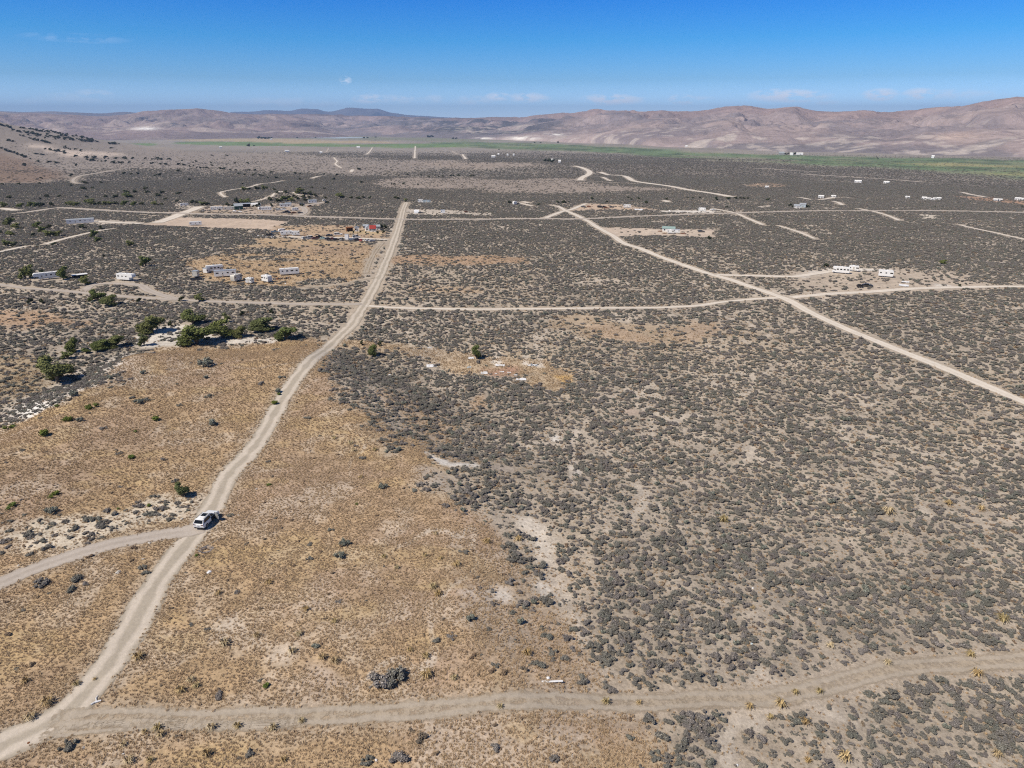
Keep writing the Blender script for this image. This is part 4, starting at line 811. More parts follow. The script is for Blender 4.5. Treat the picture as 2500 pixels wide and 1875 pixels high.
def trailer(px0, px1, py, label, wallm=OFFW, yaw=0.0, h=2.6, wd=2.4, kind='travel', floor=.5, windows=4, cat='trailer', name='travel_trailer', flip=1, roofm=None, Lk=1.0):
    p, W = span(px0, px1, py); L = max(2.0, (W - abs(math.sin(yaw)) * wd) / max(.35, abs(math.cos(yaw)))) * Lk
    p = p + np.array([p[0], p[1], 0]) / np.hypot(p[0], p[1]) * (wd / 2) ; rz = across(p) + yaw + (math.pi if flip < 0 else 0)
    o = root(name, (p[0], p[1], p[2]), rz, label, cat); a = L / 2; top = floor + h
    snug(o, ((-a * .7, 0), (a * .7, 0)))
    if kind == 'fifth':      # raised nose over the hitch at -x
        prof = [(-a * .58, floor), (a, floor), (a, top - .25), (a - .15, top), (-a + .55, top + .12), (-a + .05, top - .35), (-a, top - 1.25), (-a + .35, floor + 1.25), (-a * .60, floor + 1.15)]
    elif kind == 'travel':   # slanted front
        prof = [(-a + .25, floor), (a, floor), (a, top - .15), (a - .15, top), (-a + .45, top), (-a + .08, top - .35), (-a, floor + h * .45)]
    elif kind == 'box': prof = [(-a, floor), (a, floor), (a, top), (-a, top)]
    else:                    # house-like, low gable handled by the roof
        prof = [(-a, floor * .3), (a, floor * .3), (a, top), (-a, top)]
    b = MB().prism(prof, -wd / 2, wd / 2); b.build('body', wallm, o, .05)
    if kind in ('home', 'box'):
        r = MB()
        if kind == 'home':
            i = len(r.v); hw, e = wd / 2 + .2, a + .2
            r.v += [(-e, -hw, top + .01), (e, -hw, top + .01), (e, hw, top + .01), (-e, hw, top + .01), (-e, 0, top + .55), (e, 0, top + .55)]; r.f += [(0, 1, 5, 4), (2, 3, 4, 5), (0, 4, 3), (1, 2, 5), (3, 2, 1, 0)]
        else: r.box(0, 0, top + .04, L + .1, wd + .1, .07)
        r.build('roof', roofm or METALR, o)
    else:
        MB().box(-a * .1, 0, top + .14, .9, .7, .26, .85).build('air_conditioner', OFFW, o, .04)
        MB().box(a * .5, .3, top + .06, .5, .4, .12).build('roof_vent', GREYP, o)
    ws = np.linspace(-a * .72, a * .72, windows)
    for i, wx in enumerate(ws):
        if kind == 'fifth' and wx < -a * .55: continue
        for sgn in (-1, 1):
            if i == 1 and sgn < 0 and windows > 2:
                d = MB().box(wx, sgn * (wd / 2 + .015), floor + .95, .68, .03, 1.75).build('door', CREAM if wallm is not CREAM else OFFW, o, .01)
                MB().box(wx, sgn * (wd / 2 + .035), floor + 1.35, .3, .02, .45).build('window', GLASS, d); continue
            wl = random.choice([.7, .95, 1.25]); MB().box(wx, sgn * (wd / 2 + .015), floor + h * .60, wl, .03, .55).build('window', GLASS, o, .02)
    MB().box(a + .015, 0, floor + h * .6, .03, wd * .5, .6).build('rear_window', GLASS, o, .02)
    if kind in ('fifth', 'travel'):
        MB().box(0, -(wd / 2 + .012), floor + .42, L * .74, .02, .16).build('stripe', random.choice([GREYP, BLUEP, CREAM]), o)
        for wx in (a * .18, a * .18 + .85):
            for s in (-1, 1): wheel(o, wx, s * (wd / 2 - .12), .34, .24)
        if kind == 'travel': MB().quad((-a + .2, -.6, floor), (-a - 1.0, 0, floor - .05), (-a - 1.0, 0, floor + .05), (-a + .2, .6, floor)).box(-a - .5, 0, floor - .02, 1.2, .12, .1).build('hitch', TRIM, o)
        else:
            for s in (-.8, .8): MB().box(-a * .52, s, floor / 2, .1, .1, floor).build('landing_leg', TRIM, o)
    elif kind == 'box':
        for wx in (a * .5,):
            for s in (-1, 1): wheel(o, wx, s * (wd / 2 - .12), .4, .24)
    else:
        MB().box(0, 0, .12, L - .2, wd - .2, .3).build('skirting', GREYP, o)
    KEEPOUT.append((p[0], p[1], a + .8)); return o

def motorhome(px0, px1, py, label, yaw=0.0, flip=1, wallm=OFFW):
    p, W = span(px0, px1, py); L = W / max(.4, abs(math.cos(yaw))); a = L / 2; wd, h = 2.4, 2.75
    p = p + np.array([p[0], p[1], 0]) / np.hypot(p[0], p[1]) * 1.2
    o = root('motorhome', p, across(p) + yaw + (math.pi if flip < 0 else 0), label, 'motorhome'); snug(o, ((-a * .7, 0), (a * .7, 0)))
    MB().prism([(-a + 1.7, .5), (a, .5), (a, 3.1), (a - .1, 3.22), (-a + .5, 3.22), (-a + .1, 3.0), (-a + .15, 2.2), (-a + 1.1, 2.1), (-a + 1.7, 1.5)], -wd / 2, wd / 2).build('body', wallm, o, .05)
    MB().prism([(-a, .45), (-a + 1.85, .45), (-a + 1.85, 2.08), (-a + 1.15, 2.08), (-a + .75, 1.3), (-a, 1.15)], -.98, .98, .06).build('cab', wallm, o, .06)
    MB().quad((-a + .74, -.8, 1.36), (-a + .74, .8, 1.36), (-a + 1.08, .76, 2.03), (-a + 1.08, -.76, 2.03)).build('windscreen', GLASS, o)
    for s in (-1, 1):
        MB().box(-a + 1.4, s * .985, 1.68, .6, .03, .5).build('window', GLASS, o)
        for wx in np.linspace(-a + 2.3, a - .8, 4): MB().box(wx, s * (wd / 2 + .015), 2.1, .95, .03, .6).build('window', GLASS, o, .02)
        for wx in (-a + .75, a - 1.6): wheel(o, wx, s * (.95 if wx < 0 else 1.06), .38, .24)
    MB().box(.3, 0, 3.36, .9, .7, .26, .85).build('air_conditioner', OFFW, o, .04)
    KEEPOUT.append((p[0], p[1], a + .5)); return o

def car(px, py, label, paint, yaw, kind='sedan', L=None, group=None, cat='car', name='parked_car', h=None):
    p = P(px, py); L = L or {'sedan': 4.6, 'suv': 4.7, 'pickup': 5.3, 'van': 5.2, 'hatch': 4.0}[kind]; a = L / 2; w = .9
    o = root(name, p, across(p) + yaw, label, cat, group); snug(o, ((-a * .6, 0), (a * .6, 0)))
    low = [(-a, .42), (-a + .15, .28), (a - .15, .28), (a, .45), (a, .82), (a - .9, .98), (-a + .1, 1.0), (-a, .85)]
    MB().prism(low, -w, w).build('body', paint, o, .07)
    cab = {'sedan': (-a + .7, -a + 1.25, .45, 1.15, 1.42), 'hatch': (-a + .15, -a + .6, .35, 1.0, 1.48), 'suv': (-a + .08, -a + .4, .6, 1.25, 1.75), 'pickup': (-.45, -.25, .85, 1.45, 1.78), 'van': (-a + .05, -a + .2, 1.0, 1.7, 2.0)}[kind]
    b0, b1, f1, f0, ht = cab
    MB().prism([(b0, .97), (f0, .97), (f1, ht - .05), (b1, ht - .05)], -w + .06, w - .06, .12).build('window', GLASS, o, .03)
    MB().prism([(b1 - .12, ht - .09), (f1 + .1, ht - .09), (f1 - .05, ht), (b1 + .05, ht)], -w + .16, w - .16).build('roof', paint, o, .02)
    for x in (b0 + .06, (b1 + f1) / 2): 
        for s in (-1, 1): MB().box(x, s * (w - .12), (.97 + ht) / 2, .14, .08, ht - 1.0).build('pillar', paint, o)
    if kind == 'pickup':
        for s in (-1, 1): MB().box(-a / 2 - .25, s * (w - .05), 1.1, a - .55, .08, .3).build('bed_side', paint, o)
        MB().box(-a + .05, 0, 1.1, .08, 1.7, .3).build('tailgate', paint, o)
    for x in (-a + .85, a - .85):
        for s in (-1, 1): wheel(o, x, s * (w - .08), .33, .22)
    for s in (-1, 1):
        MB().box(a - .01, s * .62, .72, .04, .34, .14).build('headlight', PLATE, o); MB().box(-a + .01, s * .66, .78, .04, .26, .16).build('tail_light', LIGHTR, o)
    KEEPOUT.append((p[0], p[1], a + .3)); return o

def shed(px0, px1, py, label, wallm, roofm, h=2.4, wd=4.0, rise=1.0, yaw=0.0, name='shed', cat='shed', windows=2, door=True, gable='x', open_front=False):
    p, W = span(px0, px1, py); L = W / max(.5, abs(math.cos(yaw))); p = p + np.array([p[0], p[1], 0]) / np.hypot(p[0], p[1]) * wd / 2
    o = root(name, p, across(p) + yaw, label, cat); a, b = L / 2, wd / 2; snug(o, ((-a * .7, 0), (a * .7, 0), (0, b * .7)))
    m = MB()
    if open_front:
        m.box(0, b - .05, h / 2 - .1, L, .1, h + .2); m.box(-a + .05, 0, h / 2 - .1, .1, wd - .2, h + .2); m.box(a - .05, 0, h / 2 - .1, .1, wd - .2, h + .2)
        for x in np.linspace(-a + .3, a - .3, 4): MB().box(x, -b + .1, h / 2, .14, .14, h).build('post', WOOD, o)
    elif gable == 'x':
        m.prism([(-1, -.3), (1, -.3), (1, h), (0, h + rise), (-1, h)], 0, 1); m.v = [(-a + y * L, -x * b, z) for x, y, z in m.v]
    else: m.prism([(-a, -.3), (a, -.3), (a, h), (0, h + rise), (-a, h)], -b, b)
    m.build('wall', wallm, o)
    r = MB(); e = .25
    if open_front: r.quad((-a - e, -b - e, h + .12), (a + e, -b - e, h + .12), (a + e, b + e, h + rise * .4 + .12), (-a - e, b + e, h + rise * .4 + .12)); r.quad((-a - e, b + e, h + rise * .4 + .02), (a + e, b + e, h + rise * .4 + .02), (a + e, -b - e, h + .02), (-a - e, -b - e, h + .02))
    elif gable == 'x':
        for s in (-1, 1):
            for dz in (.03, .13): r.quad((-a - e, s * (b + e), h - rise * e / b + dz), (a + e, s * (b + e), h - rise * e / b + dz), (a + e, 0, h + rise + dz), (-a - e, 0, h + rise + dz))
    else:
        for s in (-1, 1):
            for dz in (.03, .13): r.quad((s * (a + e), -b - e, h - rise * e / a + dz), (s * (a + e), b + e, h - rise * e / a + dz), (0, b + e, h + rise + dz), (0, -b - e, h + rise + dz))
    r.build('roof', roofm, o)
    if door and not open_front: MB().box(a * .1, -b - .02, 1.0, .95, .05, 2.0).build('door', GREYP, o)
    if not open_front:
        for x in np.linspace(-a * .65, a * .65, windows): 
            if abs(x - a * .1) > .9: MB().box(x, -b - .02, h * .6, 1.0, .05, .8).build('window', GLASS, o)
    KEEPOUT.append((p[0], p[1], max(a, b) + .8)); return o

def rock_mesh(seed, name, sx, sy, sz, rough=.28):
    import bmesh
    bm = bmesh.new(); bmesh.ops.create_icosphere(bm, subdivisions=2, radius=1.0); rs = np.random.default_rng(seed); o = rs.uniform(0, 50, 3)
    for v in bm.verts:
        n = float(fbm(np.array([v.co.x * 1.7 + o[0] + v.co.z]), np.array([v.co.y * 1.7 + o[1] - v.co.z]), 3, seed)[0]) - .5
        k = 1 + n * rough * 3; v.co = Vector((v.co.x * sx * k, v.co.y * sy * k, max(-.15, v.co.z) * sz * k))
    me = bpy.data.meshes.new(name); bm.to_mesh(me); bm.free(); return me
def rock(px, py, wpx, label, m=ROCKW, name='rock', cat='rock', hk=.55, dk=.8, seed=None):
    p = P(px, py); w = wpx / F * depth_of(p) / 2; me = rock_mesh(seed or int(px + py), name, w, w * dk, w * hk); me.materials.append(m)
    KEEPOUT.append((p[0], p[1], w)); return put(name, me, (p[0], p[1], p[2] + w * .02), 1.0, random.uniform(0, 3), label=label, category=cat)
def sheet(px, py, wpx, hpx, label, m, name='plastic_sheet', cat='litter', seed=1, crump=.12):
    crump *= .4; hpx *= .7
    """a crumpled flat piece lying on the ground"""
    p = P(px, py); dp = depth_of(p); w = wpx / F * dp; q = P(px, py - hpx); l = max(.3, np.hypot(*(q - p)[:2])); n = 7; rs = np.random.default_rng(seed); V = []; Fc = []
    for i in range(n):
        for j in range(n):
            e = 1 + (rs.uniform(-.16, .05) if i in (0, n - 1) or j in (0, n - 1) else 0)
            V.append(((i / (n - 1) - .5) * w * e, (j / (n - 1)) * l * e - l / 2, .05 + rs.uniform(0, 1) * crump * min(w, l)))
    for i in range(n - 1):
        for j in range(n - 1): Fc.append((i * n + j, (i + 1) * n + j, (i + 1) * n + j + 1, i * n + j + 1))
    k = len(V); V += [(x, y, z - .04) for x, y, z in V]; Fc += [tuple(reversed([q_ + k for q_ in f])) for f in Fc[:]]
    me = bpy.data.meshes.new(name); me.from_pydata(V, [], Fc); me.materials.append(m); KEEPOUT.append((p[0], p[1], w / 2))
    return put(name, me, (p[0], p[1] + l / 2, float(gz(np.array([p[0]]), np.array([p[1] + l / 2]))[0]) + .03), 1.0, across(p), label=label, category=cat)
def junk(px0, px1, py, label, mats=(DARKJ, RUST, GREYP), h=1.1, n=9, name='junk_pile', cat='junk pile', seed=0):
    p, W = span(px0, px1, py); o = root(name, p, across(p), label, cat); rs = np.random.default_rng(seed + int(px0)); snug(o)
    for i in range(n):
        x = rs.uniform(-.45, .45) * W; y = rs.uniform(-1, 1.4); s = rs.uniform(.35, .9, 3) * (h, h, h * .8)
        b = MB().box(0, 0, s[2] / 2, s[0] * rs.uniform(1, 2.2), s[1], s[2], rs.uniform(.6, 1)).build('scrap', mats[i % len(mats)], o); b.location = (x, y, 0); b.rotation_euler = (rs.uniform(-.3, .3), rs.uniform(-.3, .3), rs.uniform(0, 3))
    KEEPOUT.append((p[0], p[1], W / 2)); return o

# ---------------------------------------------------------------- the white SUV on the gravel road, its front right door open
def build_suv():
    rear, front = P(484, 1290), P(519, 1256)
    yaw = math.atan2(front[1] - rear[1], front[0] - rear[0]); ctr = P(506, 1276)
    o = root('suv', ctr, yaw, 'white SUV with black sunroof and open front right door parked on the gravel road', 'SUV'); L, w = 4.85, .95; a = L / 2
    o.location.z += road_lift(130)
    snug(o, ((-1.4, 0), (1.4, 0))); o.location.z += .05
    def arch(xc, r, n=7): return [(xc + math.cos(t) * r, .36 + math.sin(t) * r) for t in np.linspace(math.pi, 0, n)] if False else [(xc + math.cos(t) * r, .34 + math.sin(t) * r) for t in np.linspace(0, math.pi, n)]
    # lower body, with wheel arches cut in the side profile (drawn from rear bottom anticlockwise)
    wb = 1.43
    prof = [(-a + .08, .42)] + [p for p in reversed(arch(-wb, .42))] + [p for p in reversed(arch(wb, .42))] + [(a - .15, .36), (a, .55), (a - .03, .88), (a - .45, 1.05), (.95, 1.14), (-a + .35, 1.16), (-a + .04, 1.08), (-a, .62)]
    b = MB(); i0 = 0
    ys = [-w, -w + .02, w - .02, w]; k = [.985, 1, 1, .985]
    b.prism(prof, -w, w); b.build('body', WHITEP, o, .045, 2)
    MB().box(0, 0, .40, L - .5, 1.5, .25).build('underbody', TRIM, o)
    # greenhouse: glass volume tapering upward, white roof, pillars
    zt = 1.74
    def ring(x0, x1, hw, z): return [(x0, -hw, z), (x1, -hw, z), (x1, hw, z), (x0, hw, z)]
    g = MB(); g.v = ring(-a + .16, 1.06, w - .06, 1.12) + ring(-a + .62, .32, w - .20, zt - .05); g.f = [(3, 2, 1, 0), (4, 5, 6, 7)] + [(q, (q + 1) % 4, 4 + (q + 1) % 4, 4 + q) for q in range(4)]
    # the right side of the cabin is open at the front door: dark upholstery inside the glass volume
    g.build('side_window', GLASS, o, .02)
    rf = MB(); rf.v = ring(-a + .50, .42, w - .16, zt - .06) + ring(-a + .62, .28, w - .26, zt + .02); rf.f = g.f; rf.build('roof', WHITEP, o, .03)
    for s in (-1, 1):
        for (x0, x1, wd_) in ((-a + .16, -a + .62, .17), (1.06, .32, .10), (-.02, -.10, .07)):
            m = MB(); y0, y1 = s * (w - .055), s * (w - .195); m.v = [(x0 - wd_, y0, 1.12), (x0 + wd_, y0, 1.12), (x1 + wd_, y1, zt - .04), (x1 - wd_, y1, zt - .04), (x0 - wd_, y0 - s * .07, 1.12), (x0 + wd_, y0 - s * .07, 1.12), (x1 + wd_, y1 - s * .07, zt - .04), (x1 - wd_, y1 - s * .07, zt - .04)]
            m.f = [(0, 1, 2, 3), (7, 6, 5, 4), (0, 4, 5, 1), (1, 5, 6, 2), (2, 6, 7, 3), (3, 7, 4, 0)]; m.build('pillar', WHITEP, o)
        m = MB().box(-.75, s * (w - .27), zt + .075, 1.75, .045, .04); m.box(-1.6, s * (w - .27), zt + .04, .06, .045, .07); m.box(.1, s * (w - .27), zt + .04, .06, .045, .07); m.build('roof_rail', TRIM, o)
    MB().quad((-.85, -.46, zt + .027), (.05, -.46, zt + .027), (.05, .46, zt + .027), (-.85, .46, zt + .027)).build('sunroof', GLASS, o)
    MB().box(-1.45, 0, zt + .05, .14, .04, .06).build('antenna', WHITEP, o)
    MB().box(-a + .52, 0, zt - .02, .30, 1.36, .045).build('rear_spoiler', WHITEP, o, .015)
    n = Vector((-.45, 0, .8))
    MB().quad((-a + .135, -.70, 1.18), (-a + .135, .70, 1.18), (-a + .47, .60, 1.61), (-a + .47, -.60, 1.61)).build('rear_window', GLASS, o)
    MB().quad((-a + .128, -.83, 1.10), (-a + .128, .83, 1.10), (-a + .145, .83, 1.18), (-a + .145, -.83, 1.18)).build('tailgate_trim', WHITEP, o)
    for s in (-1, 1):
        MB().box(-a + .02, s * .68, .99, .10, .42, .10).build('tail_light', LIGHTR, o, .015)
        MB().box(-a - .005, s * .62, .50, .04, .30, .07).build('rear_reflector', TRIM, o)
        MB().box(a - .12, s * .70, .86, .2, .3, .12).build('headlight', PLATE, o, .02)
        MB().box(0, s * (w - .005), .47, 2.0, .05, .13).build('side_sill', TRIM, o)
        for x in (-wb, wb): wheel(o, x, s * (w - .13), .365, .24)
    MB().box(-a - .012, 0, .80, .03, .36, .17).build('license_plate', PLATE, o)
    MB().box(-a + .0, 0, .40, .10, 1.5, .14).build('rear_bumper', TRIM, o, .02)
    MB().box(a - .02, 0, .62, .06, .9, .26).build('grille', TRIM, o, .01)
    MB().quad((1.075, -.72, 1.15), (1.075, .72, 1.15), (.36, .62, zt - .06), (.36, -.62, zt - .06)).build('windscreen', GLASS, o)
    # front right door (right = -y), hinged at its front edge and swung wide
    MB().quad((-.12, -w - .004, .50), (.92, -w - .004, .50), (.92, -w - .004, 1.12), (-.12, -w - .004, 1.12)).build('door_opening', UPH, o)
    MB().box(.35, -w + .12, .85, .55, .3, .5).build('front_seat', UPH, o, .05)
    d = MB(); d.box(-.50, 0, .78, 1.0, .07, .66); dd = d.build('front_door', WHITEP, o, .02)
    dd.location = (.93, -w - .03, .0); dd.rotation_euler = (0, 0, R(68))
    MB().box(-.50, .045, .78, .92, .03, .58).build('door_lining', DOORT, dd, .01)
    f = MB(); f.box(-.93, 0, 1.30, .06, .05, .46); f.box(-.48, 0, 1.53, .92, .05, .05); f.box(-.06, 0, 1.26, .05, .05, .38); f.box(-.5, 0, 1.115, .95, .055, .05); f.build('window_frame', TRIM, dd)
    MB().box(-.50, .0, 1.32, .82, .012, .36).build('door_window', mat('clear_glass', lambda t, ot: bsdf(t, ot, (.35, .36, .36), .1, .5)), dd)
    MB().box(-.05, -.14, 1.12, .16, .2, .14).build('mirror', WHITEP, dd, .02)
    l = MB().box(.80, w + .1, 1.14, .16, .2, .14).build('mirror', WHITEP, o, .02)
    KEEPOUT.append((ctr[0], ctr[1], 3.2)); return o
suv = build_suv()

# ---------------------------------------------------------------- trailers, campers, houses and vehicles across the plain
shed_home = trailer(168, 226, 545, 'long white mobile home with grey metal roof alone among sagebrush at far left', OFFW, 0.0, 2.7, 4.2, 'home', .4, 5, 'mobile home', 'mobile_home')
trailer(88, 143, 683, 'long white fifth wheel trailer half behind a juniper at left edge', OFFW, .05, 2.7, 2.4, 'fifth', .6, 5, 'trailer', 'fifth_wheel_trailer')
trailer(291, 329, 686, 'white fifth wheel camper turned end on beside the loop drive', OFFW, 2.35, 2.7, 2.4, 'fifth', .6, 4, 'trailer', 'fifth_wheel_trailer', Lk=1.15)
shed(180, 211, 678, 'low dark lean-to shelter under pale sheet roof behind small juniper', DARKJ, TARP_W, 1.3, 2.5, .3, .1, 'lean_to', 'shelter', 0, False, open_front=True)
trailer(441, 460, 503, 'small white camper at the bend of the pale drive above the pink pad', OFFW, .1, 2.3, 2.3, 'travel', .5, 3)
trailer(464, 492, 551, 'lone white travel trailer standing on the bare pink dirt pad', OFFW, -.05, 2.5, 2.4, 'travel', .5, 3)
trailer(471, 488, 678, 'short cream trailer end on beside the dark pickup at left of camp', CREAM, 1.15, 2.6, 2.4, 'box', .6, 2)
car(480, 684, 'dark pickup in the brush in front of the short cream trailer', DGREY, .1, 'pickup', cat='pickup', name='pickup_truck')
trailer(497, 512, 668, 'small white shed trailer at left end of the big white motorhome', OFFW, .9, 2.2, 2.3, 'box', .3, 1)
motorhome(506, 545, 664, 'white motorhome rearmost in the camp on the golden field', .05, -1)
trailer(526, 577, 677, 'long white trailer with flat grey roof and dark window in camp centre', OFFW, -.08, 2.7, 2.4, 'box', .6, 4, roofm=METALR)
trailer(564, 592, 688, 'cream and grey camper seen from its corner right of the long trailer', CREAM, .85, 2.7, 2.4, 'travel', .6, 3)
trailer(600, 621, 693, 'smallest white camper with rounded front right of the camp', OFFW, -.65, 2.2, 2.2, 'travel', .5, 3)
trailer(640, 665, 690, 'white camper showing its end near the junk heap on orange dirt', OFFW, 2.2, 2.7, 2.4, 'travel', .6, 3)
trailer(685, 731, 672, 'white travel trailer with wooden step at right of the golden field camp', OFFW, .02, 2.7, 2.4, 'travel', .6, 4, flip=-1)
o = root('wooden_step', P(727, 673), across(P(727, 673)), 'low wooden porch step against the right trailer of the field camp', 'step')
MB().box(0, 0, .3, 2.2, 1.4, .12).build('deck', WOOD, o); MB().box(.9, .5, .15, .1, .1, .3).build('post', WOOD, o); MB().box(-.9, .5, .15, .1, .1, .3).build('post', WOOD, o); snug(o)
junk(664, 712, 681, 'scrap heap in front of the right trailer of the field camp', n=26, h=.9)
junk(618, 640, 686, 'few dark scraps between two small campers', n=8, h=.8)
rock(697, 693, 5, 'small white bucket-like block alone on the orange dirt below the trailers', TARP_W, 'block', 'block', .9)
# fenced yard
trailer(680, 697, 568, 'white van body behind the yard trailers', OFFW, .3, 2.0, 2.2, 'travel', .5, 2)
trailer(686, 715, 575, 'left of two joined white trailers in the junk yard', OFFW, .02, 2.5, 2.4, 'travel', .5, 3)
trailer(713, 732, 576, 'right of two joined white trailers in the junk yard', OFFW, -.05, 2.6, 2.4, 'travel', .5, 3)
car(671, 568, 'dark blue-grey pickup at the top left of the junk yard', BLUEP, .05, 'pickup', cat='pickup', name='pickup_truck')
car(660, 576, 'black truck with scrap at the left end of the junk yard', BLACKP, -.3, 'pickup', cat='pickup', name='pickup_truck')
junk(645, 672, 579, 'scrap with white boards at left end of the junk yard', (DARKJ, TARP_W, WOOD, GREYP), n=16, h=1.0)
junk(676, 705, 578, 'dark scrap in front of the joined yard trailers', n=14, h=.9)
rock(631, 576, 4, 'tiny white block left of the junk yard', TARP_W, 'block', 'block', .9)
rock(642, 577, 6, 'white block next to the left corner of the junk yard', TARP_W, 'block', 'block', .6)
car(826, 574, 'white SUV parked above the lane left of the red-roofed house', OFFW, .1, 'suv', 5.6)
car(804, 577, 'black car above the lane beside the white SUV', BLACKP, .05, 'sedan')
junk(735, 755, 575, 'weathered scrap between yard trailers and lane', (WOOD, RUST), n=7, h=.7)
junk(755, 790, 568, 'low brown brush pile above the lane', (WOOD, DARKJ), n=8, h=.5, name='brush_pile', cat='brush pile')
ROW = [(742, 583, WHITEP, 'hatch', 'white hatchback at left end of the vehicle row', .9), (751, 583, GREYP, 'suv', 'grey SUV second in the vehicle row', 1.2), (759, 583, OFFW, 'van', 'white van third in the vehicle row', .3),
 (769, 584, DREDP, 'sedan', 'dark red car fourth in the vehicle row', .25), (779, 581, BLACKP, 'pickup', 'black pickup set back in the vehicle row', .2), (789, 584, TEALP, 'sedan', 'pale teal car in the left half of the vehicle row', -.15),
 (801, 586, DGREY, 'suv', 'charcoal SUV alone left of the red pair in the row', .8), (812, 585, DREDP, 'sedan', 'dark red wagon touching a black car in the row', .2), (821, 587, BLACKP, 'sedan', 'black car touching the dark red wagon in the row', .3),
 (835, 587, GREYP, 'suv', 'dark grey SUV left of the white box truck', 1.1), (871, 588, DGREY, 'pickup', 'charcoal pickup right of the flat grey trailer', .5), (883, 589, REDP, 'hatch', 'bright red hatchback in the right half of the row', 1.2),
 (891, 589, CREAM, 'hatch', 'cream hatchback next to the bright red one', 1.1), (898, 589, OFFW, 'sedan', 'white sedan second from the right end of the row', .6), (908, 590, SILVER, 'sedan', 'silver sedan at the right end of the vehicle row', .5)]
for px, py, pm_, kd, lb, yw in ROW: car(px, py, lb, pm_, yw, kd, L=4.1 if kd != 'van' else 4.6, group='vehicles parked in a row along the yard lane')
trailer(843, 852, 588, 'tall white box truck body standing in the vehicle row', WHITEP, 1.3, 3.3, 2.3, 'box', .7, 0, 'truck', 'box_truck', Lk=.8)
trailer(853, 868, 588, 'flat grey-blue utility trailer in the vehicle row', BLUEP, .1, .8, 2.2, 'box', .6, 0, 'trailer', 'utility_trailer', roofm=GREYP)
car(870, 581, 'white van behind the charcoal pickup in the row', OFFW, .3, 'van')
# red-roofed house
shed(893, 908, 565, 'small white gabled front wing left of the red roof', OFFW, METALR, 2.6, 4.5, 1.6, .1, 'house', 'house', 2, True, 'y')
shed(904, 918, 566, 'low house with bright red metal roof', OFFW, REDR, 2.2, 5.0, 2.0, -.1, 'house', 'house', 2)
shed(914, 928, 562, 'white house wing with grey roof right of the red roof', OFFW, METALR, 2.6, 5, .9, 0, 'house', 'house', 2)
shed(887, 897, 559, 'small white outbuilding behind the red-roofed house', OFFW, METALR, 2.2, 3, .8, 0, 'shed', 'shed', 1)
shed(867, 877, 565, 'tiny white gabled shed left of the red-roofed house', OFFW, METALR, 2.4, 2.8, 1.1, 0, 'shed', 'shed', 1, True, 'y')
shed(846, 861, 565, 'rust-brown leaning lean-to left of the tiny white shed', RUST, RUST, 2.4, 3, .9, .2, 'lean_to', 'shelter', 0, False, 'x', open_front=True)
o = root('satellite_dish', P(824, 560), across(P(824, 560)) + .4, 'round tan satellite dish on a pole behind the white SUV', 'satellite dish'); snug(o)
MB().cyl(0, 0, 1.3, .07, 2.6, 8, 'z').build('pole', GREYP, o); dsh = MB().cyl(0, -.1, 2.9, 1.25, .12, 20, 'y', 1.1).build('dish', simple('tan_dish', (.50, .42, .33), .7), o); dsh.rotation_euler = (R(25), 0, 0)
for i, (px, py) in enumerate([(862, 568), (880, 568), (893, 569), (921, 569)]): pass
# upper compound, left to right
trailer(515, 530, 513, 'left half of the double white trailer at left end of upper compound', OFFW, .0, 2.6, 2.6, 'travel', .4, 3)
trailer(530, 545, 513, 'right half of the double white trailer at left end of upper compound', OFFW, .02, 2.6, 2.6, 'travel', .4, 3, flip=-1)
junk(494, 514, 514, 'dark scrap with pale boards left of the double white trailer', (DARKJ, DARKJ, GREYP, TARP_W), n=16, h=1.1)
trailer(548, 572, 513, 'long cream trailer with lean-to between double trailer and green barn', CREAM, .0, 2.4, 2.6, 'box', .4, 3, roofm=OFFW)
shed(573, 592, 512, 'dark green barn with sloped grey metal roof in upper compound', GREENW, METALR, 3.4, 7, 2.0, .15, 'barn', 'barn', 1)
shed(586, 611, 506, 'long dark open shed with pale roof behind the green barn', DARKJ, METALR, 3.0, 5, 1.2, .0, 'open_shed', 'shed', 0, False, open_front=True)
for px, py, wpx, lb in [(573, 516, 13, 'white tarp heap in front of the green barn'), (586, 517, 9, 'smaller white tarp heap right of the barn front')]: rock(px, py, wpx, lb, TARP_W, 'tarp_heap', 'tarp heap', .45, .7)
def hoophouse(px0, px1, py, label):
    p, W = span(px0, px1, py); o = root('greenhouse', p + np.array([0, 2.5, 0]), across(p), label, 'greenhouse'); a = W / 2; snug(o); m = MB(); n = 10
    for i in range(n + 1): t = i / n * math.pi; m.v += [(-a, -math.cos(t) * 2.6, math.sin(t) * 3.0 - .1), (a, -math.cos(t) * 2.6, math.sin(t) * 3.0 - .1)]
    m.f = [(2 * i, 2 * i + 1, 2 * i + 3, 2 * i + 2) for i in range(n)] + [tuple(range(0, 2 * n + 2, 2)), tuple(range(2 * n + 1, 0, -2))]; m.build('cover', TARP_W, o, smooth=True)
    MB().box(-a - .02, 0, 1, .05, 1, 2).build('door', GREYP, o); KEEPOUT.append((p[0], p[1], a + 1)); return o
hoophouse(611, 634, 503, 'long rounded white greenhouse behind dark junipers in upper compound')
hoophouse(1010, 1022, 521, 'rounded white hoop shelter on the pale pad right of the main road')
motorhome(639, 663, 514, 'largest white motorhome in the middle of the upper compound', .0, 1)
trailer(630, 646, 513, 'white trailer tucked against the large motorhome in upper compound', OFFW, .4, 2.2, 2.3, 'travel', .5, 2)
junk(630, 668, 518, 'scrap along the front of the large motorhome', (DARKJ, GREYP, BLUEP), n=14, h=.8)
car(681, 514, 'white van left of two below the flat-roofed shed', OFFW, .1, 'van', 5.4); car(691, 513, 'white pickup right of the white van in upper compound', OFFW, -.1, 'pickup', cat='pickup', name='pickup_truck')
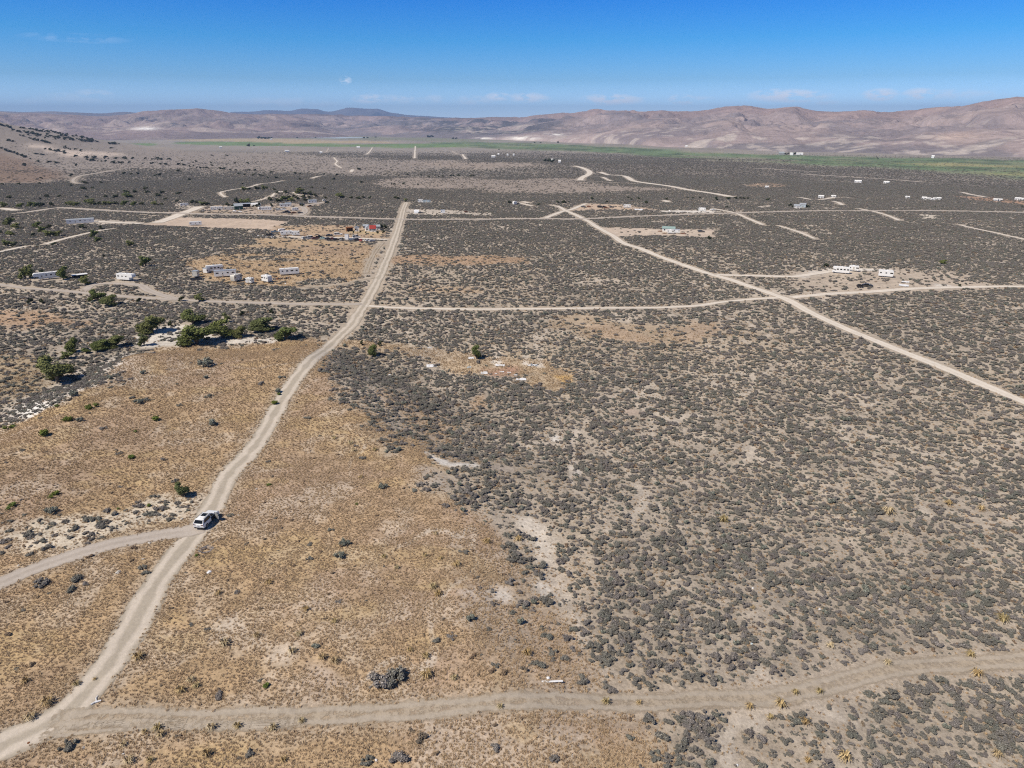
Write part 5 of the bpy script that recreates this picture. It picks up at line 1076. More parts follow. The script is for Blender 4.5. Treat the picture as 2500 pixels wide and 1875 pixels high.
shed(684, 709, 505, 'pale blue-white flat shed above the white vans', OFFW, METALR, 2.4, 4, .5, 0, 'shed', 'shed', 2)
trailer(697, 712, 503, 'white box trailer end beside the pale flat shed', OFFW, .1, 2.6, 2.4, 'box', .4, 1)
trailer(713, 729, 515, 'white trailer at right end of upper compound', OFFW, .15, 2.3, 2.4, 'travel', .5, 3)
for px, py, m_, k_, lb in [(694, 520, DGREY, 'sedan', 'leftmost dark car of the four below the upper compound'), (702, 519, BLACKP, 'suv', 'black SUV second of the four below the upper compound'), (708, 521, DGREY, 'hatch', 'small dark car third of the four below the upper compound'), (718, 521, RUST, 'sedan', 'brown car rightmost of the four below the upper compound'),
  (733, 521, BLACKP, 'sedan', 'black car beside the compound drive'), (738, 502, BLACKP, 'van', 'black van where the compound drive bends'), (757, 505, RUST, 'pickup', 'rusty pickup left in the brush right of the black van'), (799, 496, BLACKP, 'suv', 'dark SUV at the end of the hill track'), (791, 490, OFFW, 'hatch', 'tiny white car at the end of the hill track')]: car(px, py, lb, m_, random.uniform(-.5, .9), k_)
trailer(753, 773, 496, 'white house trailer on the rise right of the upper compound', OFFW, .1, 2.6, 3.0, 'home', .3, 3, 'trailer', 'house_trailer')
# centre
trailer(1020, 1033, 495, 'left white trailer of a touching pair right of the main road end', OFFW, 0, 2.6, 2.4, 'travel', .5, 3)
trailer(1033, 1051, 495, 'right bluish trailer of a touching pair right of the main road end', TARP_B, 0, 2.0, 2.4, 'box', .5, 3, roofm=METALR)
car(1027, 521, 'dark car next to the white hoop shelter', DGREY, .2, 'sedan')
trailer(1076, 1087, 522, 'white box trailer alone at the centre of the pale pad', WHITEP, .05, 2.6, 2.4, 'box', .6, 1)
car(1138, 519, 'tiny dark trailer frame at the right part of the pale pad', RUST, .2, 'hatch', 3)
trailer(1251, 1262, 500, 'small white camper beside a juniper on the far centre plain', OFFW, .7, 2.6, 2.4, 'travel', .6, 2); car(1264, 499, 'dark pickup behind the small far camper', DGREY, .2, 'pickup', cat='pickup', name='pickup_truck')
car(991, 489, 'yellow-green machine where the main road ends', paint_m('yellow_green_paint', (.42, .42, .12)), .3, 'van', 3.5, cat='machine', name='farm_machine')
for px, py, k_, lb in [(1424, 506, 'sedan', 'leftmost of the dark wrecks on the orange bank'), (1438, 506, 'hatch', 'second of the dark wrecks on the orange bank'), (1465, 507, 'van', 'largest of the dark wrecks on the orange bank'), (1473, 507, 'pickup', 'dark wreck touching the largest one on the orange bank'), (1480, 509, 'sedan', 'dark wreck just right of the largest on the orange bank'), (1493, 507, 'sedan', 'rightmost of the dark wrecks on the orange bank')]: car(px, py, lb, random.choice([DGREY, BLACKP, RUST]), random.uniform(-.4, .6), k_, group='dark wrecks on the orange bank')
trailer(1522, 1540, 508, 'white and grey travel trailer on the orange bank', OFFW, .05, 2.6, 2.4, 'travel', .5, 3); junk(1540, 1560, 509, 'scrap right of the trailer on the orange bank', (RUST, TARP_W, GREYP), n=10, h=.8)
sheet(1562, 513, 22, 3, 'white sheeting below the trailer on the orange bank', TARP_W, seed=4); rock(1635, 515, 5, 'small white tank on the pale strip', TARP_W, 'tank', 'tank', .8)
trailer(1705, 1722, 516, 'white camper with dark windows on the white gravel strip', OFFW, .05, 2.6, 2.4, 'travel', .5, 3)
car(1740, 514, 'white pickup where the far track leaves the white gravel strip', OFFW, .3, 'pickup', cat='pickup', name='pickup_truck')
shed(1617, 1647, 566, 'long low building with pale teal metal roof on the cleared pad', OFFW, TEALR, 2.3, 5, 1.1, 0, 'building', 'building', 3)
trailer(1629, 1644, 571, 'left white trailer in front of the teal-roofed building', OFFW, 0, 2.3, 2.3, 'travel', .5, 2); trailer(1644, 1659, 570, 'right white trailer in front of the teal-roofed building', WHITEP, 0, 2.2, 2.3, 'box', .5, 2)
junk(1604, 1616, 565, 'rusty pile left of the teal-roofed building', (RUST,), n=9, h=.9); junk(1617, 1628, 571, 'rusty pile front left of the two white trailers', (RUST, WOOD), n=8, h=.8); junk(1659, 1675, 571, 'rusty pile right of the two white trailers', (RUST, WOOD, DREDP), n=14, h=1.0)
car(1712, 567, 'dark car alone on the right of the cleared pad', DGREY, .3, 'sedan', 4.6)
# right hand property
motorhome(2033, 2071, 668, 'big white motorhome at the left of the right hand property', .02, 1)
trailer(2072, 2094, 663, 'white trailer just behind the big motorhome', OFFW, .0, 2.3, 2.4, 'travel', .5, 3)
trailer(2145, 2178, 677, 'boxy white trailer with dark door standing on bare ground at right', OFFW, .05, 2.7, 2.4, 'travel', .5, 3, flip=-1)
car(2117, 700, 'black car in the brush below the boxy white trailer', BLACKP, .1, 'sedan'); car(2099, 702, 'dark quad bike in the brush left of the black car', DARKJ, .4, 'hatch', 2.6, cat='quad bike', name='quad_bike')
sheet(2213, 700, 23, 7, 'large white sheet lying flat on the bare yard at right', TARP_W, seed=5); sheet(2215, 690, 17, 4, 'smaller white sheet above the large one in the right yard', TARP_W, seed=6)
o = root('fence_post', P(1984, 718), 0, 'dark leaning post left of the right hand property', 'post'); MB().box(0, 0, 1.1, .22, .22, 2.4).build('post', DARKJ, o)
# far right and beyond: houses and trailers a few pixels wide
shed(1938, 1952, 509, 'left white part of the farmhouse with trees right of centre', OFFW, METALR, 2.6, 6, 1.2, 0, 'house', 'house', 2); shed(1952, 1966, 507, 'right bluish part of the farmhouse with trees right of centre', TARP_B, METALR, 3.0, 6, 1.2, 0, 'house', 'house', 1)
FARW = [(1998, 2010, 484, 3.5, 'white house with dark doorway where far tracks meet'), (2030, 2040, 482, 2.6, 'small white trailer right of the far house with dark doorway'), (2211, 2220, 484, 2.6, 'small white trailer alone left of the far white row'),
 (2251, 2261, 487, 3.2, 'first building of the far white row'), (2262, 2271, 488, 2.6, 'second building of the far white row'), (2272, 2277, 489, 2.4, 'small third building of the far white row'), (2278, 2286, 488, 2.6, 'fourth building of the far white row'), (2287, 2296, 488, 3.0, 'last building of the far white row'),
 (2426, 2435, 491, 3, 'left white trailer on the far orange strip'), (2436, 2445, 491, 2.8, 'right white trailer on the far orange strip'), (2478, 2490, 489, 3.4, 'long white trailer at the right edge above the orange strip'), (2491, 2503, 489, 2.8, 'white trailer cut by the right edge above the orange strip'),
 (2087, 2102, 446, 4.5, 'white house left of two near the long far road'), (2158, 2170, 448, 4, 'white house right of two near the long far road'), (1868, 1876, 459, 3, 'small white shed on the far tan patch'),
 (1200, 1209, 385, 8, 'tallest white house of the far hamlet right of the straight track'), (1215, 1219, 379, 7, 'small white house behind the far hamlet'), (1237, 1241, 380, 7, 'white dot house right of the far hamlet'), (1252, 1256, 380, 7, 'white dot house farthest right of the far hamlet'),
 (871, 879, 361, 9, 'white farm buildings on the dark plain below the golden field'), (696, 706, 371, 8, 'white farmhouse left on the dark valley plain'), (781, 787, 374, 7, 'white shed beside the valley track'), (536, 542, 362, 9, 'white shed below the green field'),
 (338, 347, 331, 16, 'white ranch house left of the tall ranch trees'), (322, 328, 333, 14, 'small pale ranch shed left of the white ranch house'), (388, 396, 332, 14, 'white barn in front of the ranch trees'),
 (1901, 1914, 378, 12, 'long grey barn left of the farm trees in the green valley'), (1929, 1936, 379, 10, 'white farmhouse between the farm trees in the green valley'), (1944, 1952, 378, 9, 'left white shed right of the farm trees'), (1953, 1960, 378, 9, 'right white shed right of the farm trees'),
 (1673, 1678, 360, 12, 'white dot building on the far side of the green valley'), (2274, 2280, 386, 10, 'white dot building near the foot of the right hills'), (1425, 1430, 349, 14, 'tiny white building below the pale quarry'), (660, 665, 342, 12, 'tiny white building right of the dark grove'),
 (1363, 1369, 397, 7, 'white house right of the dark tree row on the plain'), (1345, 1350, 394, 7, 'white shed between trees of the dark tree row'), (447, 450, 320, 15, 'tiny white building at the foot of the left hills'), (638, 643, 323, 15, 'tiny white building at the middle foot of the hills'), (858, 862, 329, 15, 'tiny white building above the pond')]
for x0, x1, y, h_, lb in FARW:
    dark = lb.startswith('long grey'); shed(x0, x1, y, lb, GREYP if dark else WHITEP, METALR if dark else OFFW, h_ * .62, max(5, h_), h_ * .3, random.uniform(-.2, .2), 'farm_building' if h_ > 5 else 'trailer_home', 'building', 0 if h_ > 5 else 2, h_ <= 5)

# ---------------------------------------------------------------- loose things in the foreground
# white debris of the old homestead
for px, py, wx, hx, lb, m_ in [(1053, 897, 25, 10, 'white crumpled sheeting at the left edge of the clearing with lone round tree', TARP_W), (1150, 877, 14, 7, 'white sheet just left of the lone round tree', TARP_W), (1182, 914, 17, 9, 'brightest white sheet below the lone round tree', TARP_W), (1221, 895, 24, 7, 'white rubble sheet right of the lone round tree', TARP_W),
  (1300, 894, 26, 6, 'white and blue-grey debris at the right of the clearing', TARP_W), (1272, 929, 26, 8, 'white sheeting at the lower edge of the clearing', TARP_W), (1145, 899, 10, 5, 'faint pale blue scrap in the middle of the clearing', TARP_B), (1049, 849, 11, 2, 'thin white strip at the top left of the clearing', TARP_W),
  (1225, 909, 12, 3, 'small white scrap upper left on the reddish soil', TARP_W), (1243, 911, 9, 3, 'small white scrap right on the reddish soil', TARP_W), (1211, 913, 6, 2, 'tiny white scrap in the middle of the reddish soil', TARP_W), (1259, 917, 9, 3, 'small white scrap below the reddish soil', TARP_W), (950, 916, 6, 3, 'white speck in the sagebrush left of the clearing', TARP_W)]: sheet(px, py, wx, hx, lb, m_, 'sheet_debris', 'debris', int(px), .18)
junk(1292, 1316, 892, 'dark grey scrap on top of the white debris right of the clearing', (DARKJ, GREYP, BLUEP), n=10, h=.5)
junk(1200, 1220, 884, 'grey boards lying above the white rubble sheet', (WOOD, GREYP), n=6, h=.25, name='board_pile', cat='board pile')
# long white board and stone by the two rut track
pa, pb = P(1302, 1662), P(1374, 1668); ln = float(np.hypot(*(pb - pa)[:2]))
o = root('white_board', (pa + pb) / 2, math.atan2(pb[1] - pa[1], pb[0] - pa[0]), 'long narrow white board lying just above the two rut track', 'board')
for i, (u0, u1, dy) in enumerate([(-.5, -.02, .02), (-.04, .5, -.03)]): MB().box((u0 + u1) / 2 * ln, dy, .09, (u1 - u0) * ln, .26, .07).build('plank', TARP_W, o, .01)
rock(1338, 1656, 11, 'small white stone above the long white board', TARP_W, hk=.7); rock(510, 1398, 13, 'rounded white plastic bag on dry grass right of the main road', TARP_W, 'plastic_bag', 'bag', .6)
rock(289, 1398, 15, 'pale grey boulder between the road branches', hk=.6); rock(365, 1326, 9, 'pale stone on the lower edge of the branch road', hk=.6); rock(350, 1365, 8, 'small tan stone below the branch road', hk=.8); rock(444, 1268, 9, 'white stone on the road edge left of the SUV', hk=.7)
rock(45, 1381, 8, 'small white stone at the far left road edge', hk=.5); rock(80, 1374, 5, 'tiny pale stone at the far left road edge', hk=.5); rock(918, 1856, 10, 'white block near the bottom edge under the brush', TARP_W, 'block', 'block', .7); rock(1398, 1847, 10, 'white angular block near the bottom edge right of centre', TARP_W, 'block', 'block', .7)
rock(300, 1842, 9, 'white scrap below the lower rut near the bottom left', TARP_W, 'litter', 'litter', .5); rock(951, 1786, 5, 'tiny white scrap below the two rut track', TARP_W, 'litter', 'litter', .6); rock(166, 1470, 5, 'tiny white scrap on the slope between the roads', TARP_W, 'litter', 'litter', .7)
rock(203, 1826, 11, 'tan clod on the bare bottom left ground', hk=.4); rock(70, 1814, 8, 'small brown clod on the road at bottom left', RUST, 'clod', 'clod', .4); rock(626, 1194, 6, 'small white stone right of the main road above the SUV', hk=.7); rock(582, 1258, 5, 'tiny white stone in the grass right of the SUV', hk=.8)
rock(1835, 1572, 9, 'bright scrap with a blue tint among sagebrush lower right', TARP_B, 'litter', 'litter', .6); rock(2001, 1488, 7, 'white scrap between sagebrush right of centre', TARP_W, 'litter', 'litter', .5); rock(1838, 1436, 7, 'white scrap upper right of the lower sagebrush', TARP_W, 'litter', 'litter', .6); rock(1800, 1868, 8, 'white scrap at the bottom edge among sagebrush', TARP_W, 'litter', 'litter', .5)
# crooked white pipe at the road edge
pp = [P(*q) for q in [(222, 1722), (232, 1716), (248, 1712), (236, 1714), (235, 1706), (239, 1700)]]; o = root('bent_pipe', pp[0], 0, 'crooked white branch-like pipe at the right road edge bottom left', 'pipe')
V, Q = [], []
for q0, q1, r_ in ((0, 1, .11), (1, 2, .12), (3, 4, .07), (4, 5, .05)): tube(V, Q, tuple((pp[q0] - pp[0]) + (0, 0, .1)), tuple((pp[q1] - pp[0]) + (0, 0, .14)), r_, r_ * .8, 7)
me = bpy.data.meshes.new('pipe'); me.from_pydata(V, [], Q); me.materials.append(TARP_W); link(bpy.data.objects.new('pipe', me), o)
# long pole lying in the grass, and the coil of wire at its foot
pa, pb = P(490, 1340), P(556, 1309); o = root('wooden_pole', pa, 0, 'long pale wooden pole lying in the grass below the SUV', 'pole'); V, Q = [], []
d_ = pb - pa; tube(V, Q, (0, 0, .10), tuple(d_ * .5 + np.array([0, 0, .22])), .07, .065, 8); tube(V, Q, tuple(d_ * .5 + np.array([0, 0, .22])), tuple(d_ + np.array([0, 0, .42])), .065, .05, 8)
me = bpy.data.meshes.new('pole'); me.from_pydata(V, [], Q); me.materials.append(simple('pale_wood', (.46, .38, .28), .8)); link(bpy.data.objects.new('pole', me), o)
p = P(504, 1346); V, Q = [], []
for k in range(5):
    rr_ = .75 + .1 * k; pr = None
    for i in range(17):
        t = i / 16 * 6.283; c = (math.cos(t) * rr_, math.sin(t) * rr_ * .7, .1 + .09 * k + .05 * math.sin(3 * t + k));
        if pr: tube(V, Q, pr, c, .022, .022, 4)
        pr = c
me = bpy.data.meshes.new('wire_coil'); me.from_pydata(V, [], Q); me.materials.append(simple('blue_grey_wire', (.30, .31, .35), .5)); put('wire_coil', me, tuple(p), 1.0, .3, label='loose coil of blue-grey wire at the foot of the wooden pole', category='wire coil')

# ---------------------------------------------------------------- junipers
BIGC = [crown_mesh(700 + i, JUN_M, 2400, .036, nl=30) for i in range(3)]; EGGC = [crown_mesh(710, JUN_M, 2000, .036, nl=22, egg=True)]
MIDC = [crown_mesh(720 + i, JUN_M, 620, .06, nl=14) for i in range(4)]; FARC = [crown_mesh(730 + i, JFAR_M, 150, .12, nl=8) for i in range(4)]; TRUNKS = [trunk_mesh(740 + i) for i in range(3)]
def tree(px, py, wpx, hpx, label=None, group=None, name='juniper_tree', meshes=None, cat='tree', keep=True, mtl=None):
    p = P(px, py); dp = depth_of(p); W = wpx / F * dp; d = np.hypot(p[0], p[1]); dep_a = math.atan2(CAMH - p[2], d)
    hm_ = hpx / F * dp; W *= 1.06; H = max(.55 * W, 1.22 * math.sqrt(max(0.01, hm_ ** 2 - (W * math.sin(dep_a) * .8) ** 2))) if dep_a > .05 else hm_
    far = wpx < 17; ms = meshes or (FARC if far else MIDC if wpx < 32 else BIGC); me = ms[int(px * 7 + py) % len(ms)]
    if far:
        o = put(name, me, (p[0], p[1] + W * .3, p[2] - .05 * H), (W, W, H * 1.05), random.uniform(0, 6)); r_ = o
    else:
        r_ = bpy.data.objects.new(name, None); r_.empty_display_size = .5; r_.location = (p[0], p[1] + W * .25, p[2]); r_.rotation_euler = (0, 0, random.uniform(0, 6)); link(r_)
        lift = .03
        put('crown', me, (0, 0, H * lift * .5), (W, W, H * (1 - lift * .5)), 0, r_); put('trunk', TRUNKS[int(px) % 3], (0, 0, 0), (W, W, H), 0, r_)
    r_['label'] = label; r_['category'] = cat
    if group: r_['group'] = group
    if keep: KEEPOUT.append((p[0], p[1] + W * .25, W * .4))
    return r_
NAMED = [(129, 941, 82, 60, 'large juniper alone on the white slope at far left'), (174, 863, 32, 32, 'upright juniper of the pair in the gully left of the ridge'), (161, 878, 30, 19, 'low juniper of the pair in the gully left of the ridge'),
 (241, 858, 44, 24, 'left half of the long low juniper clump behind the ridge'), (275, 852, 48, 28, 'right half of the long low juniper clump behind the ridge'), (208, 864, 20, 12, 'small low juniper at left foot of the long clump'), (349, 846, 26, 29, 'narrow juniper on the left of the white ground'),
 (364, 817, 64, 39, 'wide juniper behind the narrow one at left of the ridge row'), (414, 799, 13, 13, 'small round juniper between two wide ones behind the ridge'), (466, 796, 58, 32, 'rearmost wide juniper of the ridge row'), (472, 847, 88, 44, 'widest juniper with spreading trunks on the ridge crest'),
 (537, 829, 58, 39, 'dark juniper right of the widest one on the ridge'), (583, 826, 36, 26, 'smaller juniper touching the dark one on the ridge'), (553, 787, 20, 20, 'small upright juniper behind the dark one'), (591, 772, 13, 13, 'tiny juniper behind the ridge row'), (662, 767, 11, 12, 'tiniest juniper near the road bend'),
 (635, 812, 60, 31, 'dense oval juniper third from the right in the ridge row'), (695, 832, 57, 32, 'rightmost juniper of the ridge row beside the road'), (443, 1218, 35, 36, 'young juniper with dark shadow left of the road above the SUV'),
 (57, 682, 30, 24, 'left low juniper beside the fifth wheel trailer'), (70, 681, 28, 30, 'tall dark juniper left of the fifth wheel trailer'), (100, 668, 14, 8, 'small juniper showing behind the fifth wheel trailer'), (150, 684, 28, 29, 'leaning juniper in front of the fifth wheel trailer end'), (205, 696, 26, 20, 'round topped juniper at the loop drive'),
 (352, 652, 28, 25, 'lone juniper with open crown in the sagebrush above the camper'), (316, 603, 21, 14, 'lone bushy juniper right of the rising track'), (228, 580, 22, 17, 'upper of two stacked junipers by the rising track'), (237, 592, 19, 12, 'lower of two stacked junipers by the rising track'), (253, 629, 5, 8, 'thin young juniper alone in the left sagebrush'),
 (2018, 653, 13, 10, 'small juniper above the big motorhome'), (2304, 646, 18, 10, 'round juniper alone on the right plain'), (1732, 585, 10, 8, 'juniper at lower edge of the cleared pad'), (233, 737, 40, 25, 'left juniper of a pair below the loop drive'), (262, 748, 44, 20, 'right juniper of a pair below the loop drive'),
 (338, 738, 14, 10, 'small dark bush right of the pair below the loop drive'), (441, 736, 14, 12, 'small juniper where the loop drive rejoins the track'), (484, 737, 23, 17, 'broad juniper just above the cross track'), (72, 741, 16, 12, 'left of two small junipers at far left below the track'), (100, 742, 13, 11, 'right of two small junipers at far left below the track')]
for px, py, wd_, hh, lb in NAMED: tree(px, py, wd_, hh, lb)
tree(909, 873, 27, 26, 'lone rounded juniper standing in sagebrush right of the road', meshes=EGGC); tree(1163, 879, 25, 30, 'lone egg-shaped juniper at the old clearing with white debris', meshes=EGGC)
tree(927, 845, 11, 12, 'small green juniper behind the lone rounded one'); tree(883, 844, 8, 13, 'tiny green juniper nearest the road bend')
ORD = ['first', 'second', 'third', 'fourth', 'fifth', 'sixth', 'seventh', 'eighth', 'ninth', 'tenth', 'eleventh', 'twelfth', 'thirteenth', 'fourteenth', 'fifteenth', 'sixteenth', 'seventeenth', 'eighteenth', 'nineteenth', 'twentieth']
def ordn(i): return ORD[i] if i < 20 else ('twenty-' + ORD[i - 20] if i < 29 else 'thirtieth' if i == 29 else ['thirty-', 'forty-', 'fifty-', 'sixty-', 'seventy-', 'eighty-'][(i + 1) // 10 - 3] + ORD[(i + 1) % 10 - 1] if (i + 1) % 10 else ['fortieth', 'fiftieth', 'sixtieth', 'seventieth', 'eightieth'][(i + 1) // 10 - 4])
def cluster(lst, phrase, group, **kw):
    for i, t_ in enumerate(sorted(lst)): tree(*t_, label='%s from the left of the %s' % (ordn(i), phrase), group=group, **kw)
cluster([(19, 551, 28, 18), (35, 560, 21, 13), (23, 577, 21, 11), (14, 601, 26, 13), (32, 603, 15, 12), (2, 571, 7, 8), (129, 599, 12, 7), (245, 561, 9, 9), (198, 559, 16, 10), (117, 558, 16, 9), (86, 555, 23, 10), (100, 568, 20, 14), (118, 578, 28, 14), (137, 577, 24, 12), (79, 578, 10, 10), (29, 532, 7, 5)], 'junipers around the mobile home at far left', 'junipers left of the mobile home')
cluster([(8, 507, 18, 12), (47, 507, 18, 10), (72, 505, 18, 11), (86, 505, 18, 10), (100, 505, 16, 9), (125, 504, 11, 10), (168, 503, 20, 10), (184, 503, 18, 9), (218, 501, 28, 8), (241, 501, 12, 8), (255, 501, 18, 8), (268, 501, 18, 7), (281, 500, 13, 8), (302, 501, 20, 9), (324, 502, 18, 8), (344, 501, 14, 4), (376, 502, 18, 7), (394, 501, 11, 5)], 'juniper row above the far cross road', 'juniper row above the far cross road')
cluster([(20, 485, 14, 7), (98, 488, 5, 6), (112, 482, 13, 7), (143, 482, 9, 6), (210, 483, 9, 4), (257, 483, 9, 6), (280, 484, 13, 7), (309, 484, 24, 7), (306, 472, 16, 6), (328, 471, 11, 7), (357, 472, 14, 3), (384, 480, 14, 7), (395, 473, 14, 5), (353, 463, 12, 4), (402, 488, 10, 4), (431, 493, 10, 5), (431, 474, 9, 3), (201, 463, 14, 3)], 'scattered junipers behind the long juniper row', 'scattered junipers behind the row')
cluster([(468, 497, 11, 8), (479, 498, 9, 8), (494, 502, 18, 9), (504, 502, 14, 9), (577, 498, 14, 13), (592, 500, 18, 12), (603, 499, 20, 12), (555, 504, 12, 8), (566, 505, 9, 5), (574, 506, 10, 6), (618, 506, 6, 5), (625, 505, 9, 6), (632, 503, 7, 9), (663, 505, 6, 8), (536, 515, 6, 5)], 'trees among the upper compound buildings', 'trees of the upper compound')
cluster([(658, 490, 14, 8), (678, 494, 14, 9), (690, 491, 18, 11), (702, 490, 16, 11), (711, 493, 18, 9), (723, 487, 14, 5), (730, 473, 24, 7), (742, 475, 14, 6), (755, 476, 16, 7), (769, 480, 10, 7), (740, 483, 13, 5), (754, 484, 9, 6), (745, 491, 14, 6), (757, 490, 10, 5), (676, 473, 11, 6), (696, 472, 13, 5), (717, 481, 10, 5)], 'junipers on the little knoll behind the compound', 'junipers on the knoll')
cluster([(595, 466, 18, 6), (608, 464, 10, 4), (626, 463, 16, 5), (645, 463, 18, 5), (669, 465, 10, 5), (794, 485, 10, 4), (799, 497, 8, 5), (829, 484, 22, 6), (857, 485, 11, 5), (874, 487, 13, 6), (887, 484, 9, 5), (902, 485, 9, 5), (968, 487, 15, 5), (991, 493, 8, 6), (737, 504, 8, 6)], 'junipers in the band left of the road end', 'junipers in the band left of the road end')
cluster([(869, 556, 6, 6), (932, 560, 9, 12), (941, 560, 9, 11), (936, 571, 8, 9), (863, 569, 5, 6), (880, 569, 5, 6), (893, 570, 4, 5), (922, 571, 5, 6), (933, 517, 5, 4)], 'trees round the red-roofed house', 'trees round the red-roofed house')
cluster([(1244, 497, 12, 6), (1315, 501, 9, 3), (1362, 496, 10, 3), (1374, 496, 9, 5), (1379, 496, 9, 6), (1389, 495, 7, 3), (1446, 488, 8, 7), (1443, 494, 4, 3), (1482, 495, 8, 5), (1534, 484, 7, 4), (1542, 488, 7, 4), (1559, 487, 9, 4), (1579, 497, 11, 6), (1628, 488, 7, 5), (1679, 484, 6, 3), (1692, 485, 7, 4), (1709, 485, 6, 4), (1749, 489, 9, 8), (1779, 487, 12, 5), (1797, 486, 11, 4), (1809, 486, 9, 4), (1817, 486, 8, 4), (1826, 486, 7, 4), (1876, 490, 12, 5), (1775, 508, 9, 4)], 'small junipers on the centre right plain', 'junipers across the centre right plain')
cluster([(1930, 504, 9, 7), (1936, 507, 6, 5), (1960, 504, 6, 6), (1965, 505, 7, 6), (1973, 507, 11, 7), (2283, 507, 6, 3), (2497, 506, 7, 3), (2344, 700, 8, 6)], 'farmhouse trees and bushes on the right plain', 'farmhouse trees on the right plain')
zz = lambda L_, fx, fy, s=.4069: [(fx + a * s, fy + b * s, w_, h_) for a, b, w_, h_ in L_]
cluster(zz([(x, y, random.choice([7, 9, 11, 13]), random.choice([4, 5, 6])) for x, y in [(455, 505), (225, 484), (210, 434), (245, 439), (290, 487), (335, 490), (675, 489), (450, 450), (665, 402), (1065, 539), (1135, 592), (740, 554), (785, 557), (825, 557), (955, 562), (930, 566), (605, 610), (505, 612), (870, 644), (805, 663), (755, 667), (690, 693), (630, 692), (765, 694), (945, 688), (970, 670), (1075, 674), (235, 615), (110, 618), (10, 619), (425, 566), (245, 583), (500, 645), (550, 640), (425, 626)]], 0, 200), 'junipers on the left plain below the slope', 'junipers strewn over the left plain')
cluster(zz([(x, y, random.choice([5, 7, 8, 10]), random.choice([3, 4, 4])) for x, y in [(1090, 475), (1155, 485), (1175, 480), (1270, 443), (1357, 445), (1265, 490), (1410, 489), (1485, 492), (1270, 504), (1100, 503), (1135, 511), (1160, 508), (1070, 498), (1180, 518), (1200, 519), (1220, 520), (1240, 521), (1320, 524), (1340, 526), (1380, 532), (1415, 532), (1495, 533), (1528, 533), (1430, 556), (1465, 560), (1520, 562), (1560, 566), (1577, 568), (1605, 578), (1655, 580), (1625, 546), (1770, 553), (1800, 556), (1800, 588), (1945, 558), (1455, 615), (2020, 562), (2000, 589), (2150, 527), (1580, 648), (1600, 643), (1795, 642), (1870, 638), (1945, 643), (2165, 605)]], 0, 200), 'tiny junipers on the tan plain left of centre', 'tiny junipers on the tan plain')
cluster(zz([(x, y, random.choice([5, 7, 9]), random.choice([3, 4, 4])) for x, y in [(186, 527), (480, 559), (560, 563), (605, 572), (645, 566), (665, 570), (693, 570), (738, 566), (755, 568), (783, 566), (858, 569), (875, 568), (385, 618), (400, 617), (455, 615), (542, 620), (200, 606), (423, 564)]], 800, 200), 'tiny junipers on the plain beyond the road end', 'tiny junipers beyond the road end')
# tall dark trees of ranches and farms
def grove(lst, phrase, group): cluster(lst, phrase, group, name='poplar_tree', meshes=FARC, keep=False)
grove([(342 + i * 5.2, 329 + (i % 3), 7, 11 if i in (0, 3, 4) else 8) for i in range(7)] + [(389 + i * 5, 327 + (i % 2), 7, 8) for i in range(5)] + [(415 + i * 5, 331, 7, 7) for i in range(5)], 'dark ranch trees below the left hills', 'ranch trees at the foot of the left hills')
grove([(631 + i * 6, 339, 8, 5 + (i == 0) * 2) for i in range(6)], 'dark grove above the golden field', 'grove above the golden field')
grove([(606, 358, 9, 8), (725, 337, 6, 3), (770, 337, 5, 3), (620, 357, 5, 3)], 'trees standing alone in the green field at left', 'trees in the left green field')
grove([(1045 + i * 5.2, 336 - (i > 2) * 1.5, 8, 6) for i in range(6)] + [(1106, 339, 8, 4), (1114, 339, 7, 4), (888, 338, 6, 4), (897, 338, 6, 4), (917, 336, 6, 3)], 'valley trees below the dark hills', 'valley trees in the centre')
grove([(1331, 395, 9, 7), (1339, 395, 8, 7), (1344, 396, 7, 7), (1350, 397, 9, 8)], 'short dark tree row beyond the plain', 'dark tree row on the centre plain')
grove([(1362, 350, 6, 5), (1218, 366, 4, 3), (1305, 349, 5, 3), (1320, 349, 5, 2)], 'trees at the near foot of the quarry hills', 'trees below the quarry')
grove([(1918, 378, 7, 5), (1925, 377, 6, 5), (1937, 378, 8, 7), (1943, 377, 7, 6), (1948, 377, 6, 5), (1757, 392, 5, 4), (2143, 388, 5, 4), (2276, 384, 5, 3)], 'farm trees in the green valley at right', 'farm trees in the green valley')
# juniper stands on the slope at upper left
rs = np.random.default_rng(77); SL = []
poly = [(45, 314), (122, 317), (183, 330), (246, 345), (205, 347), (135, 341), (70, 331)]
def inpoly(x, y, P_): return float(poly_sd(np.array([x]), np.array([y]), P_)[0]) < 0
while len(SL) < 120:
    x, y = rs.uniform(40, 250), rs.uniform(312, 348)
    if inpoly(x, y, poly): SL.append((float(x), float(y), float(rs.uniform(5, 9)), float(rs.uniform(3, 4.5))))
for (x0, y0), (x1, y1), n in [((0, 304), (53, 326), 16), ((47, 332), (122, 349), 14), ((16, 347), (41, 349), 5), ((0, 363), (77, 390), 22), ((53, 400), (65, 406), 4), ((102, 363), (175, 377), 10), ((155, 361), (203, 369), 8), ((203, 385), (309, 388), 16), ((309, 388), (423, 391), 12), ((203, 391), (325, 400), 13), ((325, 400), (411, 402), 7), ((260, 351), (297, 353), 8), ((215, 340), (245, 350), 6)]:
    for i in range(n): t_ = rs.uniform(0, 1); SL.append((x0 + (x1 - x0) * t_, y0 + (y1 - y0) * t_ + rs.uniform(-1.5, 1.5), float(rs.uniform(5, 10)), float(rs.uniform(3, 5))))
qs = [P(t_[0], t_[1]) for t_ in SL]; ws = np.array([t_[2] / F * depth_of(q) for t_, q in zip(SL, qs)]); stand_src = [o for o in bpy.data.objects if o.name.startswith('juniper_tree') and o.type == 'MESH'][:4]
STAND = (np.array(qs), np.stack([ws, ws, ws * .62], 1), stand_src)
